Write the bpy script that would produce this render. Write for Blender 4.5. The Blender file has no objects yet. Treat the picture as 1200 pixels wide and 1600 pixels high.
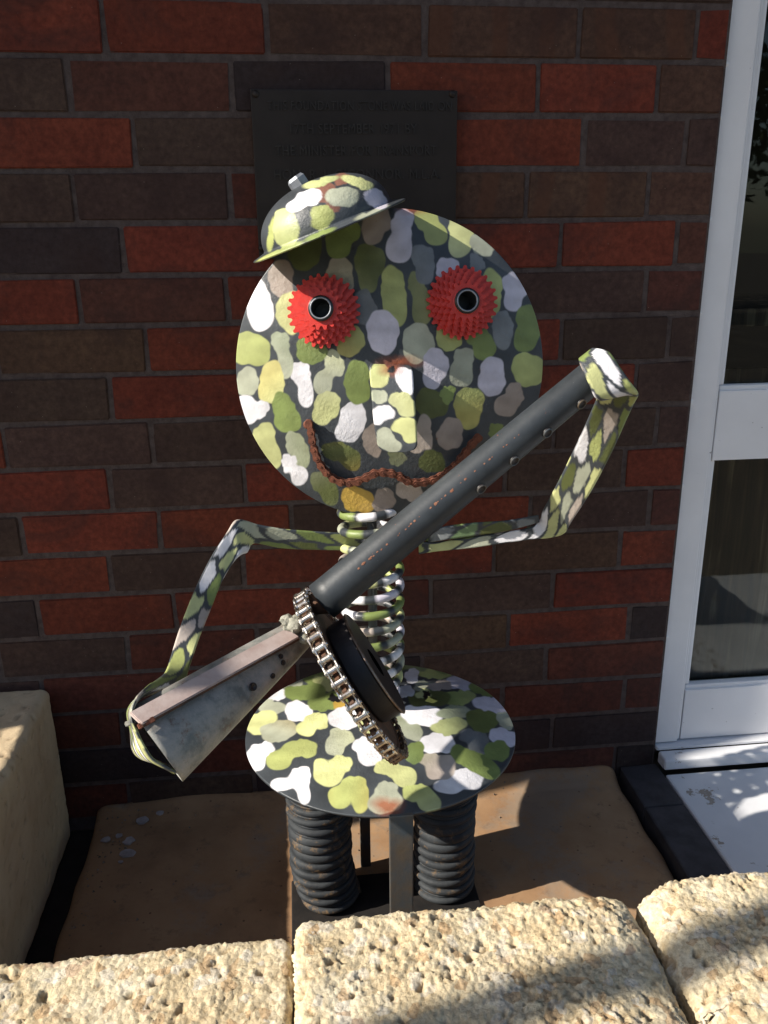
import bpy, bmesh, math, random
import numpy as np
from mathutils import Vector, Matrix, noise
R = math.radians
random.seed(7)
sc = bpy.context.scene
C = sc.collection

# ------------------------------------------------------------------ camera
F_PX = 1322.2
YAW, PIT, ROL = R(6.066), R(18.236), R(-.612)
GZ = 16.7 * .079
CAM = np.array([0, -1.448, -.255 + GZ])
_fw = np.array([math.sin(YAW) * math.cos(PIT), math.cos(YAW) * math.cos(PIT), -math.sin(PIT)])
_r0 = np.array([math.cos(YAW), -math.sin(YAW), 0.]); _u0 = np.cross(_r0, _fw)
_rt = math.cos(ROL) * _r0 + math.sin(ROL) * _u0
_up = -math.sin(ROL) * _r0 + math.cos(ROL) * _u0
cam = bpy.data.cameras.new('camera'); co = bpy.data.objects.new('camera', cam); C.objects.link(co)
M = Matrix.Identity(4)
for i in range(3):
    M[i][0] = _rt[i]; M[i][1] = _up[i]; M[i][2] = -_fw[i]; M[i][3] = CAM[i]
co.matrix_world = M
cam.sensor_fit = 'VERTICAL'; cam.sensor_height = 24; cam.lens = 24 * F_PX / 1600
cam.clip_start = .02; cam.clip_end = 500
sc.camera = co

# ------------------------------------------------------------------ sky, sun, exposure
SD = Vector((1.54, .34, -1.0)).normalized()            # the way the sunlight travels
w = bpy.data.worlds.new('World'); sc.world = w; w.use_nodes = True
nt = w.node_tree; nt.nodes.clear()
sky = nt.nodes.new('ShaderNodeTexSky'); sky.sky_type = 'NISHITA'; sky.sun_disc = False
sky.sun_elevation = math.asin(-SD.z); sky.sun_rotation = math.atan2(-SD.x, -SD.y) % (2 * math.pi)
bg = nt.nodes.new('ShaderNodeBackground'); bg.inputs['Strength'].default_value = .10
wo = nt.nodes.new('ShaderNodeOutputWorld')
nt.links.new(sky.outputs[0], bg.inputs[0]); nt.links.new(bg.outputs[0], wo.inputs[0])
sl = bpy.data.lights.new('sun', 'SUN'); sl.energy = 5.0; sl.angle = R(.53); sl.color = (1, .93, .82)
so = bpy.data.objects.new('sun', sl); C.objects.link(so); so.rotation_euler = SD.to_track_quat('-Z', 'Y').to_euler()
so.location = (-6, -3, 6)
sc.view_settings.view_transform = 'Standard'; sc.view_settings.look = 'None'
sc.view_settings.exposure = .6; sc.view_settings.gamma = 1; sc.view_settings.use_curve_mapping = False
sc.render.engine = 'CYCLES'

# ------------------------------------------------------------------ helpers
def ray(x, y):
    return _fw + _rt * (x - 600) / F_PX - _up * (y - 800) / F_PX
def at(x, y, Y):
    d = ray(x, y); return Vector(CAM + d * (Y - CAM[1]) / d[1])
def atd(x, y, d):
    return Vector(CAM + ray(x, y) * d)
def px(P):
    d = np.asarray(P) - CAM; z = d @ _fw
    return 600 + F_PX * (d @ _rt) / z, 800 - F_PX * (d @ _up) / z

def new_mat(name, rough=.6, metal=0., spec=.5):
    m = bpy.data.materials.new(name); m.use_nodes = True
    b = m.node_tree.nodes['Principled BSDF']
    b.inputs['Roughness'].default_value = rough; b.inputs['Metallic'].default_value = metal
    b.inputs['Specular IOR Level'].default_value = spec
    return m, m.node_tree, b
def nd(t, kind, **kw):
    n = t.nodes.new('ShaderNode' + kind)
    for k, v in kw.items():
        if k in n.inputs: n.inputs[k].default_value = v
        else: setattr(n, k, v)
    return n
def ramp(t, src, stops):
    r = t.nodes.new('ShaderNodeValToRGB'); e = r.color_ramp.elements
    while len(e) < len(stops): e.new(.5)
    for i, (p, c) in enumerate(stops):
        e[i].position = p; e[i].color = (*c, 1) if len(c) == 3 else c
    t.links.new(src, r.inputs[0]); return r.outputs[0]
def mix(t, fac, a, b, mode='MIX'):
    n = t.nodes.new('ShaderNodeMix'); n.data_type = 'RGBA'; n.blend_type = mode
    for s, v in ((n.inputs['Factor'], fac), (n.inputs['A'], a), (n.inputs['B'], b)):
        if isinstance(v, (int, float)): s.default_value = v
        elif isinstance(v, tuple): s.default_value = (*v, 1)
        else: t.links.new(v, s)
    return n.outputs['Result']
def bump(t, b, hs, strength, dist=.001, prev=None):
    n = t.nodes.new('ShaderNodeBump'); n.inputs['Strength'].default_value = strength; n.inputs['Distance'].default_value = dist
    t.links.new(hs, n.inputs['Height'])
    if prev: t.links.new(prev, n.inputs['Normal'])
    t.links.new(n.outputs[0], b.inputs['Normal']); return n.outputs[0]
def pos(t):
    g = t.nodes.new('ShaderNodeNewGeometry'); return g.outputs['Position']
def noi(t, vec, scale, detail=4, rough=.55, dist=0.):
    n = nd(t, 'TexNoise'); n.inputs['Scale'].default_value = scale; n.inputs['Detail'].default_value = detail
    n.inputs['Roughness'].default_value = rough; n.inputs['Distortion'].default_value = dist
    t.links.new(vec, n.inputs['Vector']); return n.outputs['Fac']
def vor(t, vec, scale, out='Distance', feature='F1'):
    n = nd(t, 'TexVoronoi'); n.feature = feature; n.inputs['Scale'].default_value = scale
    t.links.new(vec, n.inputs['Vector']); return n.outputs[out]

def link(o, parent=None):
    C.objects.link(o)
    if parent is not None: o.parent = parent
    return o
def mk(name, verts, faces, mat, parent=None, smooth=False, col=None, tris=None):
    me = bpy.data.meshes.new(name)
    verts = np.asarray(verts, dtype=np.float32).reshape(-1, 3)
    me.from_pydata([tuple(v) for v in verts] if len(verts) < 2000 else verts.tolist(), [], faces)
    if smooth: me.polygons.foreach_set('use_smooth', [True] * len(me.polygons))
    if col is not None:
        a = me.color_attributes.new('paint', 'FLOAT_COLOR', 'POINT')
        cc = np.ones((len(verts), 4), np.float32); cc[:, :3] = col
        a.data.foreach_set('color', cc.ravel())
    me.materials.append(mat); me.update()
    return link(bpy.data.objects.new(name, me), parent)
def tag(o, label=None, cat=None, group=None, kind=None):
    if label: o['label'] = label
    if cat: o['category'] = cat
    if group: o['group'] = group
    if kind: o['kind'] = kind
    return o
def thing(name, loc, label, cat, group=None):
    o = bpy.data.objects.new(name, None); C.objects.link(o); o.location = loc; o.empty_display_size = .05
    bpy.context.view_layer.update()
    return tag(o, label, cat, group)
def adopt(o, parent):
    """parent with the world place kept (things are only translated, never turned)"""
    o.parent = parent; o.matrix_parent_inverse = Matrix.Translation(-parent.location)
    return o
def W(name, verts, faces, mat, parent, smooth=False, col=None):
    """mesh given in world coordinates, hung under parent; origin put at its centre"""
    v = np.asarray([tuple(a) for a in verts], dtype=np.float64)
    c = (v.min(0) + v.max(0)) / 2
    o = mk(name, v - c, faces, mat, None, smooth, col); o.location = c
    if parent is not None: adopt(o, parent)
    return o

def bm_obj(name, bm, mat, parent=None, smooth=False):
    me = bpy.data.meshes.new(name); bm.to_mesh(me); bm.free()
    if smooth: me.polygons.foreach_set('use_smooth', [True] * len(me.polygons))
    me.materials.append(mat); return link(bpy.data.objects.new(name, me), parent)
def box(name, a, b, mat, parent=None, bev=.002, seg=2, jit=0.):
    """bevelled box between world corners a and b"""
    a = Vector(a); b = Vector(b); c = (a + b) / 2; s = b - a
    bm = bmesh.new(); bmesh.ops.create_cube(bm, size=1)
    for v in bm.verts:
        v.co = Vector((v.co.x * s.x, v.co.y * s.y, v.co.z * s.z)) + Vector((random.uniform(-jit, jit) for _ in range(3)))
    if bev: bmesh.ops.bevel(bm, geom=bm.edges[:], offset=bev, segments=seg, affect='EDGES', profile=.6)
    o = bm_obj(name, bm, mat); o.location = c
    if parent is not None: adopt(o, parent)
    return o
def frames(pts):
    pts = [Vector(p) for p in pts]; n = len(pts); T = []
    for i in range(n):
        T.append((pts[min(i + 1, n - 1)] - pts[max(i - 1, 0)]).normalized())
    up = Vector((0, 0, 1)) if abs(T[0].z) < .9 else Vector((0, 1, 0))
    N = (up - T[0] * up.dot(T[0])).normalized(); out = []
    for t in T:
        N = (N - t * N.dot(t)).normalized(); out.append((N, t.cross(N)))
    return pts, T, out
def tube_data(pts, rad, seg=12, cap=True, sx=1., sy=1.):
    pts, T, fr = frames(pts); V = []; Fc = []; n = len(pts)
    for i, (p, (a, b)) in enumerate(zip(pts, fr)):
        r = rad[i] if hasattr(rad, '__len__') else rad
        for k in range(seg):
            t = 2 * math.pi * k / seg
            V.append(p + a * (r * sx * math.cos(t)) + b * (r * sy * math.sin(t)))
    for i in range(n - 1):
        for k in range(seg):
            k2 = (k + 1) % seg
            Fc.append((i * seg + k, i * seg + k2, (i + 1) * seg + k2, (i + 1) * seg + k))
    if cap:
        Fc.append(tuple(range(seg - 1, -1, -1))); Fc.append(tuple((n - 1) * seg + k for k in range(seg)))
    return V, Fc
def lathe(prof, axis_o, axis_d, seg=48, closed=False):
    """prof: (radius, height) pairs turned about the axis"""
    d = Vector(axis_d).normalized(); a = d.orthogonal().normalized(); b = d.cross(a); o = Vector(axis_o)
    V = []; Fc = []; n = len(prof)
    for (r, h) in prof:
        for k in range(seg):
            t = 2 * math.pi * k / seg
            V.append(o + d * h + (a * math.cos(t) + b * math.sin(t)) * r)
    rng = n if closed else n - 1
    for i in range(rng):
        j = (i + 1) % n
        for k in range(seg):
            k2 = (k + 1) % seg
            Fc.append((i * seg + k, i * seg + k2, j * seg + k2, j * seg + k))
    return V, Fc

# ------------------------------------------------------------------ paint (camouflage stones)
PAL = {'W': (.80, .79, .83), 'Y': (.60, .62, .29), 'y': (.42, .46, .17), 'G': (.21, .27, .085), 'D': (.115, .135, .045),
       'S': (.42, .44, .34), 'B': (.50, .43, .38), 'b': (.36, .30, .26), 'A': (.19, .205, .215), 'O': (.58, .38, .08),
       'g': (.16, .24, .12), 'P': (.24, .11, .08), 'L': (.66, .63, .72)}  # 'L' is white stone with lavender shade put into the colour
BASE = np.array([.052, .060, .069])
def paint_px(P, blobs, seed=3, wob=1.6, aa=.75, dil=.6, k=8.):
    """colour of every surface point from painted stones: (colour, [(x, y, rx, ry, angle), ...])"""
    X, Y = px(P); n = len(X)
    rs = np.random.RandomState(seed)
    col = np.tile(BASE, (n, 1))
    q = np.sin(X * .045 + 1.3 * np.sin(Y * .031)) * np.sin(Y * .052 + 1.1 * np.sin(X * .043))
    col *= (1 + .22 * q)[:, None]
    for key, lobes in blobs:
        ph = rs.rand(4) * 6.28; D = None
        cx0, cy0 = lobes[0][0], lobes[0][1]
        R0 = max(max(l[2], l[3]) for l in lobes) * 2.6 + 60
        near = np.where((abs(X - cx0) < R0) & (abs(Y - cy0) < R0))[0]
        if not len(near): continue
        x = X[near]; y = Y[near]
        for l in lobes:
            cx, cy, rx, ry = l[:4]; an = math.radians(l[4]) if len(l) > 4 else 0
            u = (x - cx) * math.cos(an) + (y - cy) * math.sin(an); v = -(x - cx) * math.sin(an) + (y - cy) * math.cos(an)
            d = (((abs(u) / rx) ** 2.25 + (abs(v) / ry) ** 2.25) ** (1 / 2.25) - 1) * min(rx, ry)
            if D is None: D = d
            else:
                h = np.clip(.5 + .5 * (D - d) / k, 0, 1); D = D * (1 - h) + d * h - k * h * (1 - h)
        th = np.arctan2(y - cy0, x - cx0)
        D = D - dil + wob * (np.sin(2 * th + ph[0]) * .9 + np.sin(3 * th + ph[1]) * .8 + .5 * np.sin(5 * th + ph[2]) + .35 * np.sin(9 * th + ph[3]))
        m = np.clip(.5 - D / (2 * aa), 0, 1)
        if key == 'R': m = np.clip(.5 - D / 14, 0, 1) * .85; c = np.array([.33, .085, .03])
        elif key == 'H': c = np.array([.01, .01, .012])
        else: c = np.array(PAL[key]) * (1 + rs.uniform(-.12, .10))
        cc = np.tile(c, (len(near), 1))
        if key not in 'RH':
            st = np.sin((x * math.cos(ph[0]) + y * math.sin(ph[0])) * .11 + ph[1] + 1.2 * np.sin(y * .13 + ph[2]))
            cc *= (1 + .10 * st)[:, None]
            if rs.rand() < .45 and key in 'yYGDSB':
                alt = np.array(PAL[rs.choice(list('YGgSO'))]); g = np.clip(.5 + .5 * np.sin((x - cx0) * .05 * math.cos(ph[3]) + (y - cy0) * .06 * math.sin(ph[3]) + ph[0]), 0, 1) * .35
                cc = cc * (1 - g[:, None]) + alt * g[:, None]
        col[near] = col[near] * (1 - m[:, None]) + cc * m[:, None]
    return col
def paint_cells(S, T, ls, lt, seed, gap=.16, keys='WYYyGGDSSBW', aniso=0.):
    """long painted stones laid in a jittered lattice along a bar"""
    rs = np.random.RandomState(seed); i0 = int(S.min() / ls) - 2; i1 = int(S.max() / ls) + 3; j0 = int(T.min() / lt) - 2; j1 = int(T.max() / lt) + 3
    pts = []; cols = []; last = ''
    for i in range(i0, i1):
        for j in range(j0, j1):
            pts.append(((i + .5 * (j % 2) + rs.uniform(-.22, .22)), (j + .5 + rs.uniform(-.16, .16))))
            k = rs.choice(list(keys))
            while k == last: k = rs.choice(list(keys))
            last = k; cols.append(np.array(PAL[k]) * rs.uniform(.85, 1.1))
    pts = np.array(pts); cols = np.array(cols)
    u = S / ls + aniso * T / lt; v = T / lt
    u = u + .10 * np.sin(v * 5 + u * 2.2); v = v + .06 * np.sin(u * 7)
    d = (u[:, None] - pts[None, :, 0]) ** 2 + (v[:, None] - pts[None, :, 1]) ** 2
    o = np.argsort(d, axis=1)[:, :2]; a = np.take_along_axis(d, o, 1); e = np.sqrt(a[:, 1]) - np.sqrt(a[:, 0])
    m = np.clip((e - gap) / .06, 0, 1)[:, None]
    return BASE * (1 - m) + cols[o[:, 0]] * m

# ------------------------------------------------------------------ materials
def paint_material():
    m, t, b = new_mat('camouflage_paint', .42)
    a = nd(t, 'VertexColor'); a.layer_name = 'paint'
    p = pos(t); n = noi(t, p, 55, 6, .6); n2 = noi(t, p, 9, 4, .6)
    c = mix(t, .35, a.outputs[0], ramp(t, n, [(.35, (.62, .6, .58)), (.62, (1, 1, 1))]), 'MULTIPLY')
    rust = ramp(t, noi(t, p, 30, 8, .7), [(.70, (0, 0, 0)), (.755, (1, 1, 1))])
    c = mix(t, rust, c, (.26, .09, .035))
    sp = ramp(t, vor(t, p, 210), [(.0, (1, 1, 1)), (.05, (0, 0, 0))])
    c = mix(t, sp, c, (.05, .04, .035))
    t.links.new(c, b.inputs['Base Color'])
    t.links.new(ramp(t, n2, [(.3, (.34,) * 3), (.7, (.55,) * 3)]), b.inputs['Roughness'])
    patch = ramp(t, n2, [(.42, (.12,) * 3), (.62, (1,) * 3)])
    h = mix(t, 1., noi(t, p, 210, 4, .6), patch, 'MULTIPLY')
    bump(t, b, h, .55, .0022)
    return m
M_PAINT = paint_material()
def brick_material(stripes=False):
    m, t, b = new_mat('brick_striped' if stripes else 'brick_face', .85, spec=.25)
    oi = nd(t, 'ObjectInfo'); p = pos(t)
    n = noi(t, p, 90, 8, .65); n2 = noi(t, p, 14, 4, .6)
    c = mix(t, 1., oi.outputs['Color'], ramp(t, n, [(.3, (.62, .6, .6)), (.7, (1.25, 1.25, 1.25))]), 'MULTIPLY')
    c = mix(t, .8, c, ramp(t, n2, [(.3, (.75, .72, .74)), (.7, (1.15, 1.18, 1.12))]), 'MULTIPLY')
    if stripes:
        wv = nd(t, 'TexWave'); wv.wave_type = 'BANDS'; wv.bands_direction = 'X'; wv.inputs['Scale'].default_value = 3.3
        wv.inputs['Distortion'].default_value = 5.5; wv.inputs['Detail'].default_value = 1; wv.inputs['Detail Scale'].default_value = .8
        t.links.new(p, wv.inputs['Vector'])
        c = mix(t, ramp(t, wv.outputs['Fac'], [(.70, (0, 0, 0)), (.86, (.55,) * 3)]), c, (.10, .040, .022))
    big = noi(t, p, 6.5, 5, .7, .8); c = mix(t, ramp(t, big, [(.48, (0, 0, 0)), (.66, (.55,) * 3)]), c, (.040, .022, .019))
    pits = ramp(t, vor(t, p, 170), [(.03, (1, 1, 1)), (.09, (0, 0, 0))])
    gate = ramp(t, noi(t, p, 31, 2), [(.56, (0, 0, 0)), (.6, (1, 1, 1))])
    pf = mix(t, 1., pits, gate, 'MULTIPLY'); c = mix(t, pf, c, (.012, .008, .008))
    sp = ramp(t, vor(t, p, 61), [(.02, (1, 1, 1)), (.035, (0, 0, 0))]); c = mix(t, sp, c, (.30, .26, .22))
    t.links.new(c, b.inputs['Base Color'])
    fine = nd(t, 'Mapping'); fine.inputs['Scale'].default_value = (.35, 1, 1.8); t.links.new(p, fine.inputs['Vector'])
    nb = bump(t, b, noi(t, fine.outputs[0], 420, 3, .7), .35, .0012)
    bump(t, b, pf, .8, -.0012, nb)
    return m
M_BRICK = brick_material(); M_BRICKS = brick_material(True)
def simple(name, c1, c2, scale=40, rough=.8, bs=.4, bd=.001, metal=0., bscale=None, spec=.4):
    m, t, b = new_mat(name, rough, metal, spec); p = pos(t); n = noi(t, p, scale, 6, .62)
    t.links.new(ramp(t, n, [(.35, c1), (.65, c2)]), b.inputs['Base Color'])
    if bs: bump(t, b, noi(t, p, bscale or scale * 5, 5, .65), bs, bd)
    return m
M_MORTAR = simple('mortar', (.076, .056, .052), (.118, .092, .084), 60, .95, .7, .002, spec=.1)
def white_wood():
    m, t, b = new_mat('white_gloss_paint', .38); p = pos(t)
    dirt = noi(t, p, 7, 6, .6); c = ramp(t, dirt, [(.3, (.78, .77, .78)), (.7, (.86, .85, .86))])
    fl = ramp(t, noi(t, p, 85, 5, .65), [(.71, (0, 0, 0)), (.72, (1, 1, 1))])
    c = mix(t, fl, c, (.17, .14, .12)); t.links.new(c, b.inputs['Base Color'])
    mp = nd(t, 'Mapping'); mp.inputs['Scale'].default_value = (14, 14, 1.2); t.links.new(p, mp.inputs['Vector'])
    bump(t, b, noi(t, mp.outputs[0], 18, 3), .12, .001); return m
M_WHITE = white_wood()
def flaky_white():
    m, t, b = new_mat('flaking_white_paint', .55); p = pos(t)
    g = noi(t, p, 5.5, 2); f = noi(t, p, 38, 7, .72)
    mm = nd(t, 'Math'); mm.operation = 'MULTIPLY'; t.links.new(g, mm.inputs[0]); t.links.new(f, mm.inputs[1])
    k = ramp(t, mm.outputs[0], [(.335, (0, 0, 0)), (.34, (1, 1, 1))])
    c = mix(t, k, ramp(t, noi(t, p, 9, 4), [(.3, (.68, .69, .72)), (.7, (.80, .80, .82))]), ramp(t, f, [(.5, (.30, .24, .19)), (.7, (.42, .38, .34))]))
    t.links.new(c, b.inputs['Base Color']); bump(t, b, k, .7, -.001); return m
M_FLAKY = flaky_white()
def block_material():
    m, t, b = new_mat('rough_limestone', .93, spec=.15); p = pos(t)
    n = noi(t, p, 16, 6, .65); n3 = noi(t, p, 130, 6, .7)
    c = ramp(t, n, [(.3, (.62, .49, .30)), (.5, (.72, .61, .41)), (.7, (.79, .72, .55))])
    cell = nd(t, 'TexVoronoi'); cell.inputs['Scale'].default_value = 75; t.links.new(p, cell.inputs['Vector'])
    sep = nd(t, 'SeparateColor'); t.links.new(cell.outputs['Color'], sep.inputs[0])
    c = mix(t, ramp(t, sep.outputs[0], [(.82, (0, 0, 0)), (.86, (.6,) * 3)]), c, (.72, .67, .58))
    c = mix(t, ramp(t, sep.outputs[1], [(.90, (0, 0, 0)), (.93, (.5,) * 3)]), c, (.42, .22, .09))
    c = mix(t, .6, c, ramp(t, n3, [(.35, (.55, .5, .45)), (.6, (1.1, 1.1, 1.1))]), 'MULTIPLY')
    at_ = nd(t, 'VertexColor'); at_.layer_name = 'paint'
    c = mix(t, at_.outputs[0], c, (.42, .31, .18))
    t.links.new(c, b.inputs['Base Color'])
    n1 = bump(t, b, vor(t, p, 150), .55, -.003)
    bump(t, b, noi(t, p, 420, 5, .75), .7, .0022, n1)
    return m
M_BLOCK = block_material()
def smooth_block():
    m, t, b = new_mat('sawn_limestone', .93, spec=.15); p = pos(t)
    c = ramp(t, noi(t, p, 11, 6, .6), [(.3, (.58, .44, .28)), (.7, (.70, .57, .38))])
    c = mix(t, ramp(t, vor(t, p, 60), [(.05, (.6,) * 3), (.10, (0, 0, 0))]), c, (.26, .18, .11))
    at_ = nd(t, 'VertexColor'); at_.layer_name = 'paint'
    c = mix(t, at_.outputs[0], c, (.16, .10, .06))
    t.links.new(c, b.inputs['Base Color']); bump(t, b, noi(t, p, 160, 6, .7), .5, .002); return m
M_SAWN = smooth_block()
def floor_material():
    m, t, b = new_mat('painted_concrete', .8, spec=.25); p = pos(t)
    a = noi(t, p, 5, 6, .62); f = noi(t, p, 26, 8, .7)
    c = ramp(t, a, [(.3, (.25, .14, .075)), (.5, (.36, .215, .115)), (.7, (.43, .275, .155))])
    c = mix(t, ramp(t, f, [(.55, (0, 0, 0)), (.70, (.8,) * 3)]), c, (.17, .105, .065))
    c = mix(t, ramp(t, noi(t, p, 3.2, 9, .75), [(.52, (0, 0, 0)), (.60, (.7,) * 3)]), c, (.30, .235, .175))
    c = mix(t, ramp(t, vor(t, p, 34), [(.03, (1, 1, 1)), (.09, (0, 0, 0))]), c, (.12, .065, .04))
    t.links.new(c, b.inputs['Base Color']); bump(t, b, f, .35, .003); return m
M_FLOOR = floor_material()
M_GAPSHADE = simple('dark_gap', (.018, .013, .011), (.035, .026, .02), 20, .95)
M_SLATEBRICK = simple('dark_painted_brick', (.035, .032, .036), (.06, .056, .062), 30, .7, .4, .001)
def red_paint():
    m, t, b = new_mat('red_enamel', .42); p = pos(t)
    c = ramp(t, noi(t, p, 60, 4), [(.3, (.55, .034, .026)), (.7, (.70, .055, .040))])
    c = mix(t, ramp(t, noi(t, p, 140, 6, .7), [(.68, (0, 0, 0)), (.73, (.8,) * 3)]), c, (.12, .035, .02))
    t.links.new(c, b.inputs['Base Color']); bump(t, b, noi(t, p, 300, 3), .3, .0006); return m
M_RED = red_paint()
def chrome(name, c1, c2, rough):
    m, t, b = new_mat(name, rough, 1.); p = pos(t)
    t.links.new(ramp(t, noi(t, p, 80, 6, .7), [(.4, c1), (.66, c2)]), b.inputs['Base Color'])
    bump(t, b, noi(t, p, 400, 3), .2, .0004); return m
M_CHAIN = chrome('bright_chain_steel', (.78, .74, .68), (.42, .33, .25), .27)
M_PIN = chrome('dull_chain_steel', (.30, .24, .20), (.16, .10, .06), .5)
M_RUSTCHAIN = simple('rusted_chain', (.23, .085, .05), (.11, .045, .032), 120, .85, .6, .001, spec=.2)
M_RUSTY = simple('rusty_dark_steel', (.055, .035, .025), (.15, .065, .03), 45, .75, .6, .001, spec=.4)
M_BLACK = simple('black_drum_steel', (.012, .011, .012), (.025, .02, .02), 50, .45, .3, .001)
M_HUB = simple('black_hub', (.012, .013, .015), (.03, .03, .03), 90, .3, .1, .0005)
def tube_material():
    m, t, b = new_mat('grey_barrel_paint', .48, spec=.45); p = pos(t)
    c = ramp(t, noi(t, p, 22, 6, .6), [(.3, (.019, .023, .028)), (.7, (.042, .049, .056))])
    c = mix(t, ramp(t, noi(t, p, 75, 8, .75), [(.655, (0, 0, 0)), (.70, (1, 1, 1))]), c, (.32, .10, .045))
    mp = nd(t, 'Mapping'); mp.inputs['Rotation'].default_value = (0, R(40), 0); mp.inputs['Scale'].default_value = (9, 60, 60); t.links.new(p, mp.inputs['Vector'])
    c = mix(t, ramp(t, noi(t, mp.outputs[0], 9, 5, .7), [(.69, (0, 0, 0)), (.74, (.6,) * 3)]), c, (.30, .33, .36))
    t.links.new(c, b.inputs['Base Color']); bump(t, b, noi(t, p, 160, 4), .18, .001); return m
M_TUBE = tube_material()
def stock_material():
    m, t, b = new_mat('weathered_grey_sheet', .5, .2); p = pos(t)
    c = ramp(t, noi(t, p, 34, 8, .7), [(.36, (.14, .155, .15)), (.5, (.27, .27, .25)), (.72, (.40, .36, .33))])
    c = mix(t, ramp(t, noi(t, p, 42, 8, .75), [(.56, (0, 0, 0)), (.66, (.85,) * 3)]), c, (.16, .10, .07))
    t.links.new(c, b.inputs['Base Color']); bump(t, b, noi(t, p, 120, 6, .7), .5, .0022); return m
M_STOCK = stock_material()
M_RAIL = simple('pinkish_grey_strip', (.40, .30, .27), (.52, .43, .40), 30, .6, .4, .001)
M_WELD = simple('lumpy_weld', (.20, .20, .16), (.46, .45, .38), 90, .8, .9, .003)
def leg_material():
    m, t, b = new_mat('black_spring_steel', .68, .0, .35); p = pos(t)
    c = ramp(t, noi(t, p, 26, 6, .6), [(.3, (.016, .019, .023)), (.65, (.040, .045, .050))])
    c = mix(t, ramp(t, noi(t, p, 44, 7, .72), [(.55, (0, 0, 0)), (.68, (.85,) * 3)]), c, (.20, .125, .06))
    t.links.new(c, b.inputs['Base Color']); bump(t, b, noi(t, p, 170, 5, .7), .5, .0015); return m
M_LEG = leg_material()
M_BAR = simple('rusting_grey_flat_bar', (.085, .105, .12), (.15, .115, .08), 22, .5, .4, .0012, metal=.3)
M_BASEPLATE = simple('dark_base_plate', (.010, .009, .009), (.022, .018, .016), 40, .7)
M_PLAQUE = simple('dark_bronze', (.020, .0135, .011), (.031, .022, .018), 12, .5, .3, .001, metal=.25)
M_LETTER = simple('worn_bronze_letters', (.028, .022, .020), (.042, .035, .031), 60, .5, .1, .0005, metal=.2)
M_BOLT = simple('grey_bolt', (.24, .26, .30), (.36, .38, .42), 60, .5, .3, .001, metal=.4)
M_FLAKE = simple('pale_paint_flake', (.30, .26, .25), (.44, .39, .38), 60, .8)
M_GLASS, t, b = new_mat('window_glass', .03)
t.nodes.remove(b); gl = nd(t, 'BsdfGlossy'); gl.inputs['Roughness'].default_value = .015; tr = nd(t, 'BsdfTransparent'); tr.inputs[0].default_value = (.80, .84, .82, 1)
fr_ = nd(t, 'Fresnel'); fr_.inputs[0].default_value = 1.38; ms = nd(t, 'MixShader')
t.links.new(fr_.outputs[0], ms.inputs[0]); t.links.new(tr.outputs[0], ms.inputs[1]); t.links.new(gl.outputs[0], ms.inputs[2])
t.links.new(ms.outputs[0], t.nodes['Material Output'].inputs['Surface'])
def streaky_wood():
    m, t, b = new_mat('streaky_stained_board', .7); p = pos(t)
    mp = nd(t, 'Mapping'); mp.inputs['Scale'].default_value = (22, 22, 1.6); t.links.new(p, mp.inputs['Vector'])
    c = ramp(t, noi(t, mp.outputs[0], 1.6, 6, .65, .6), [(.35, (.03, .018, .012)), (.52, (.10, .055, .032)), (.7, (.36, .27, .18))])
    t.links.new(c, b.inputs['Base Color']); return m
M_STREAK = streaky_wood()
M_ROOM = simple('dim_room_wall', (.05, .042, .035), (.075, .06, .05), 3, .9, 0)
M_ROOF = simple('veranda_lining', (.30, .29, .27), (.36, .35, .33), 5, .8, 0)

# ================================================================== STRUCTURE
g_ = W('ground', [(-40, -40, -.062), (40, -40, -.062), (40, 40, -.062), (-40, 40, -.062)], [(0, 1, 2, 3)],
       simple('yard_paving', (.09, .075, .06), (.14, .115, .09), 3, .9, .4, .004), None)
tag(g_, kind='structure')

def grid_surface(name, x0, x1, y0, y1, step, hf, mat, depth=.05):
    nx = int((x1 - x0) / step) + 1; ny = int((y1 - y0) / step) + 1
    xs = np.linspace(x0, x1, nx); ys = np.linspace(y0, y1, ny); V = []
    for y in ys:
        for x in xs:
            dx, dy, h = hf(x, y); V.append((x + dx, y + dy, h))
    Fc = [(j * nx + i, j * nx + i + 1, (j + 1) * nx + i + 1, (j + 1) * nx + i) for j in range(ny - 1) for i in range(nx - 1)]
    rim = [i for i in range(nx)] + [j * nx + nx - 1 for j in range(1, ny)] + [(ny - 1) * nx + i for i in range(nx - 2, -1, -1)] + [j * nx for j in range(ny - 2, 0, -1)]
    n0 = len(V)
    for r in rim: V.append((V[r][0], V[r][1], V[r][2] - depth))
    L = len(rim)
    for k in range(L): Fc.append((rim[k], n0 + k, n0 + (k + 1) % L, rim[(k + 1) % L]))
    return W(name, V, Fc, mat, None, True)
def floor_h(x, y):
    e = min(x + .415, .628 - x); n = noise.fractal((x * 9, y * 9, 1.), 1., 2., 4)
    h = .0015 * n - (.016 * math.exp(-max(e, 0) / .012) if e < .06 else 0)
    if y > -.05: h += .010 * (1 + .8 * noise.noise((x * 7, 3, 0))) * math.exp((y + .012) / .022 if y < -.012 else 0)
    ex = .005 * noise.noise((x * 3, y * 14, 5)) if (e < .03) else 0
    return ex, 0, h
tag(grid_surface('painted_concrete_floor', -.415, .628, -.72, .003, .007, floor_h, M_FLOOR), kind='structure')

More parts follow.
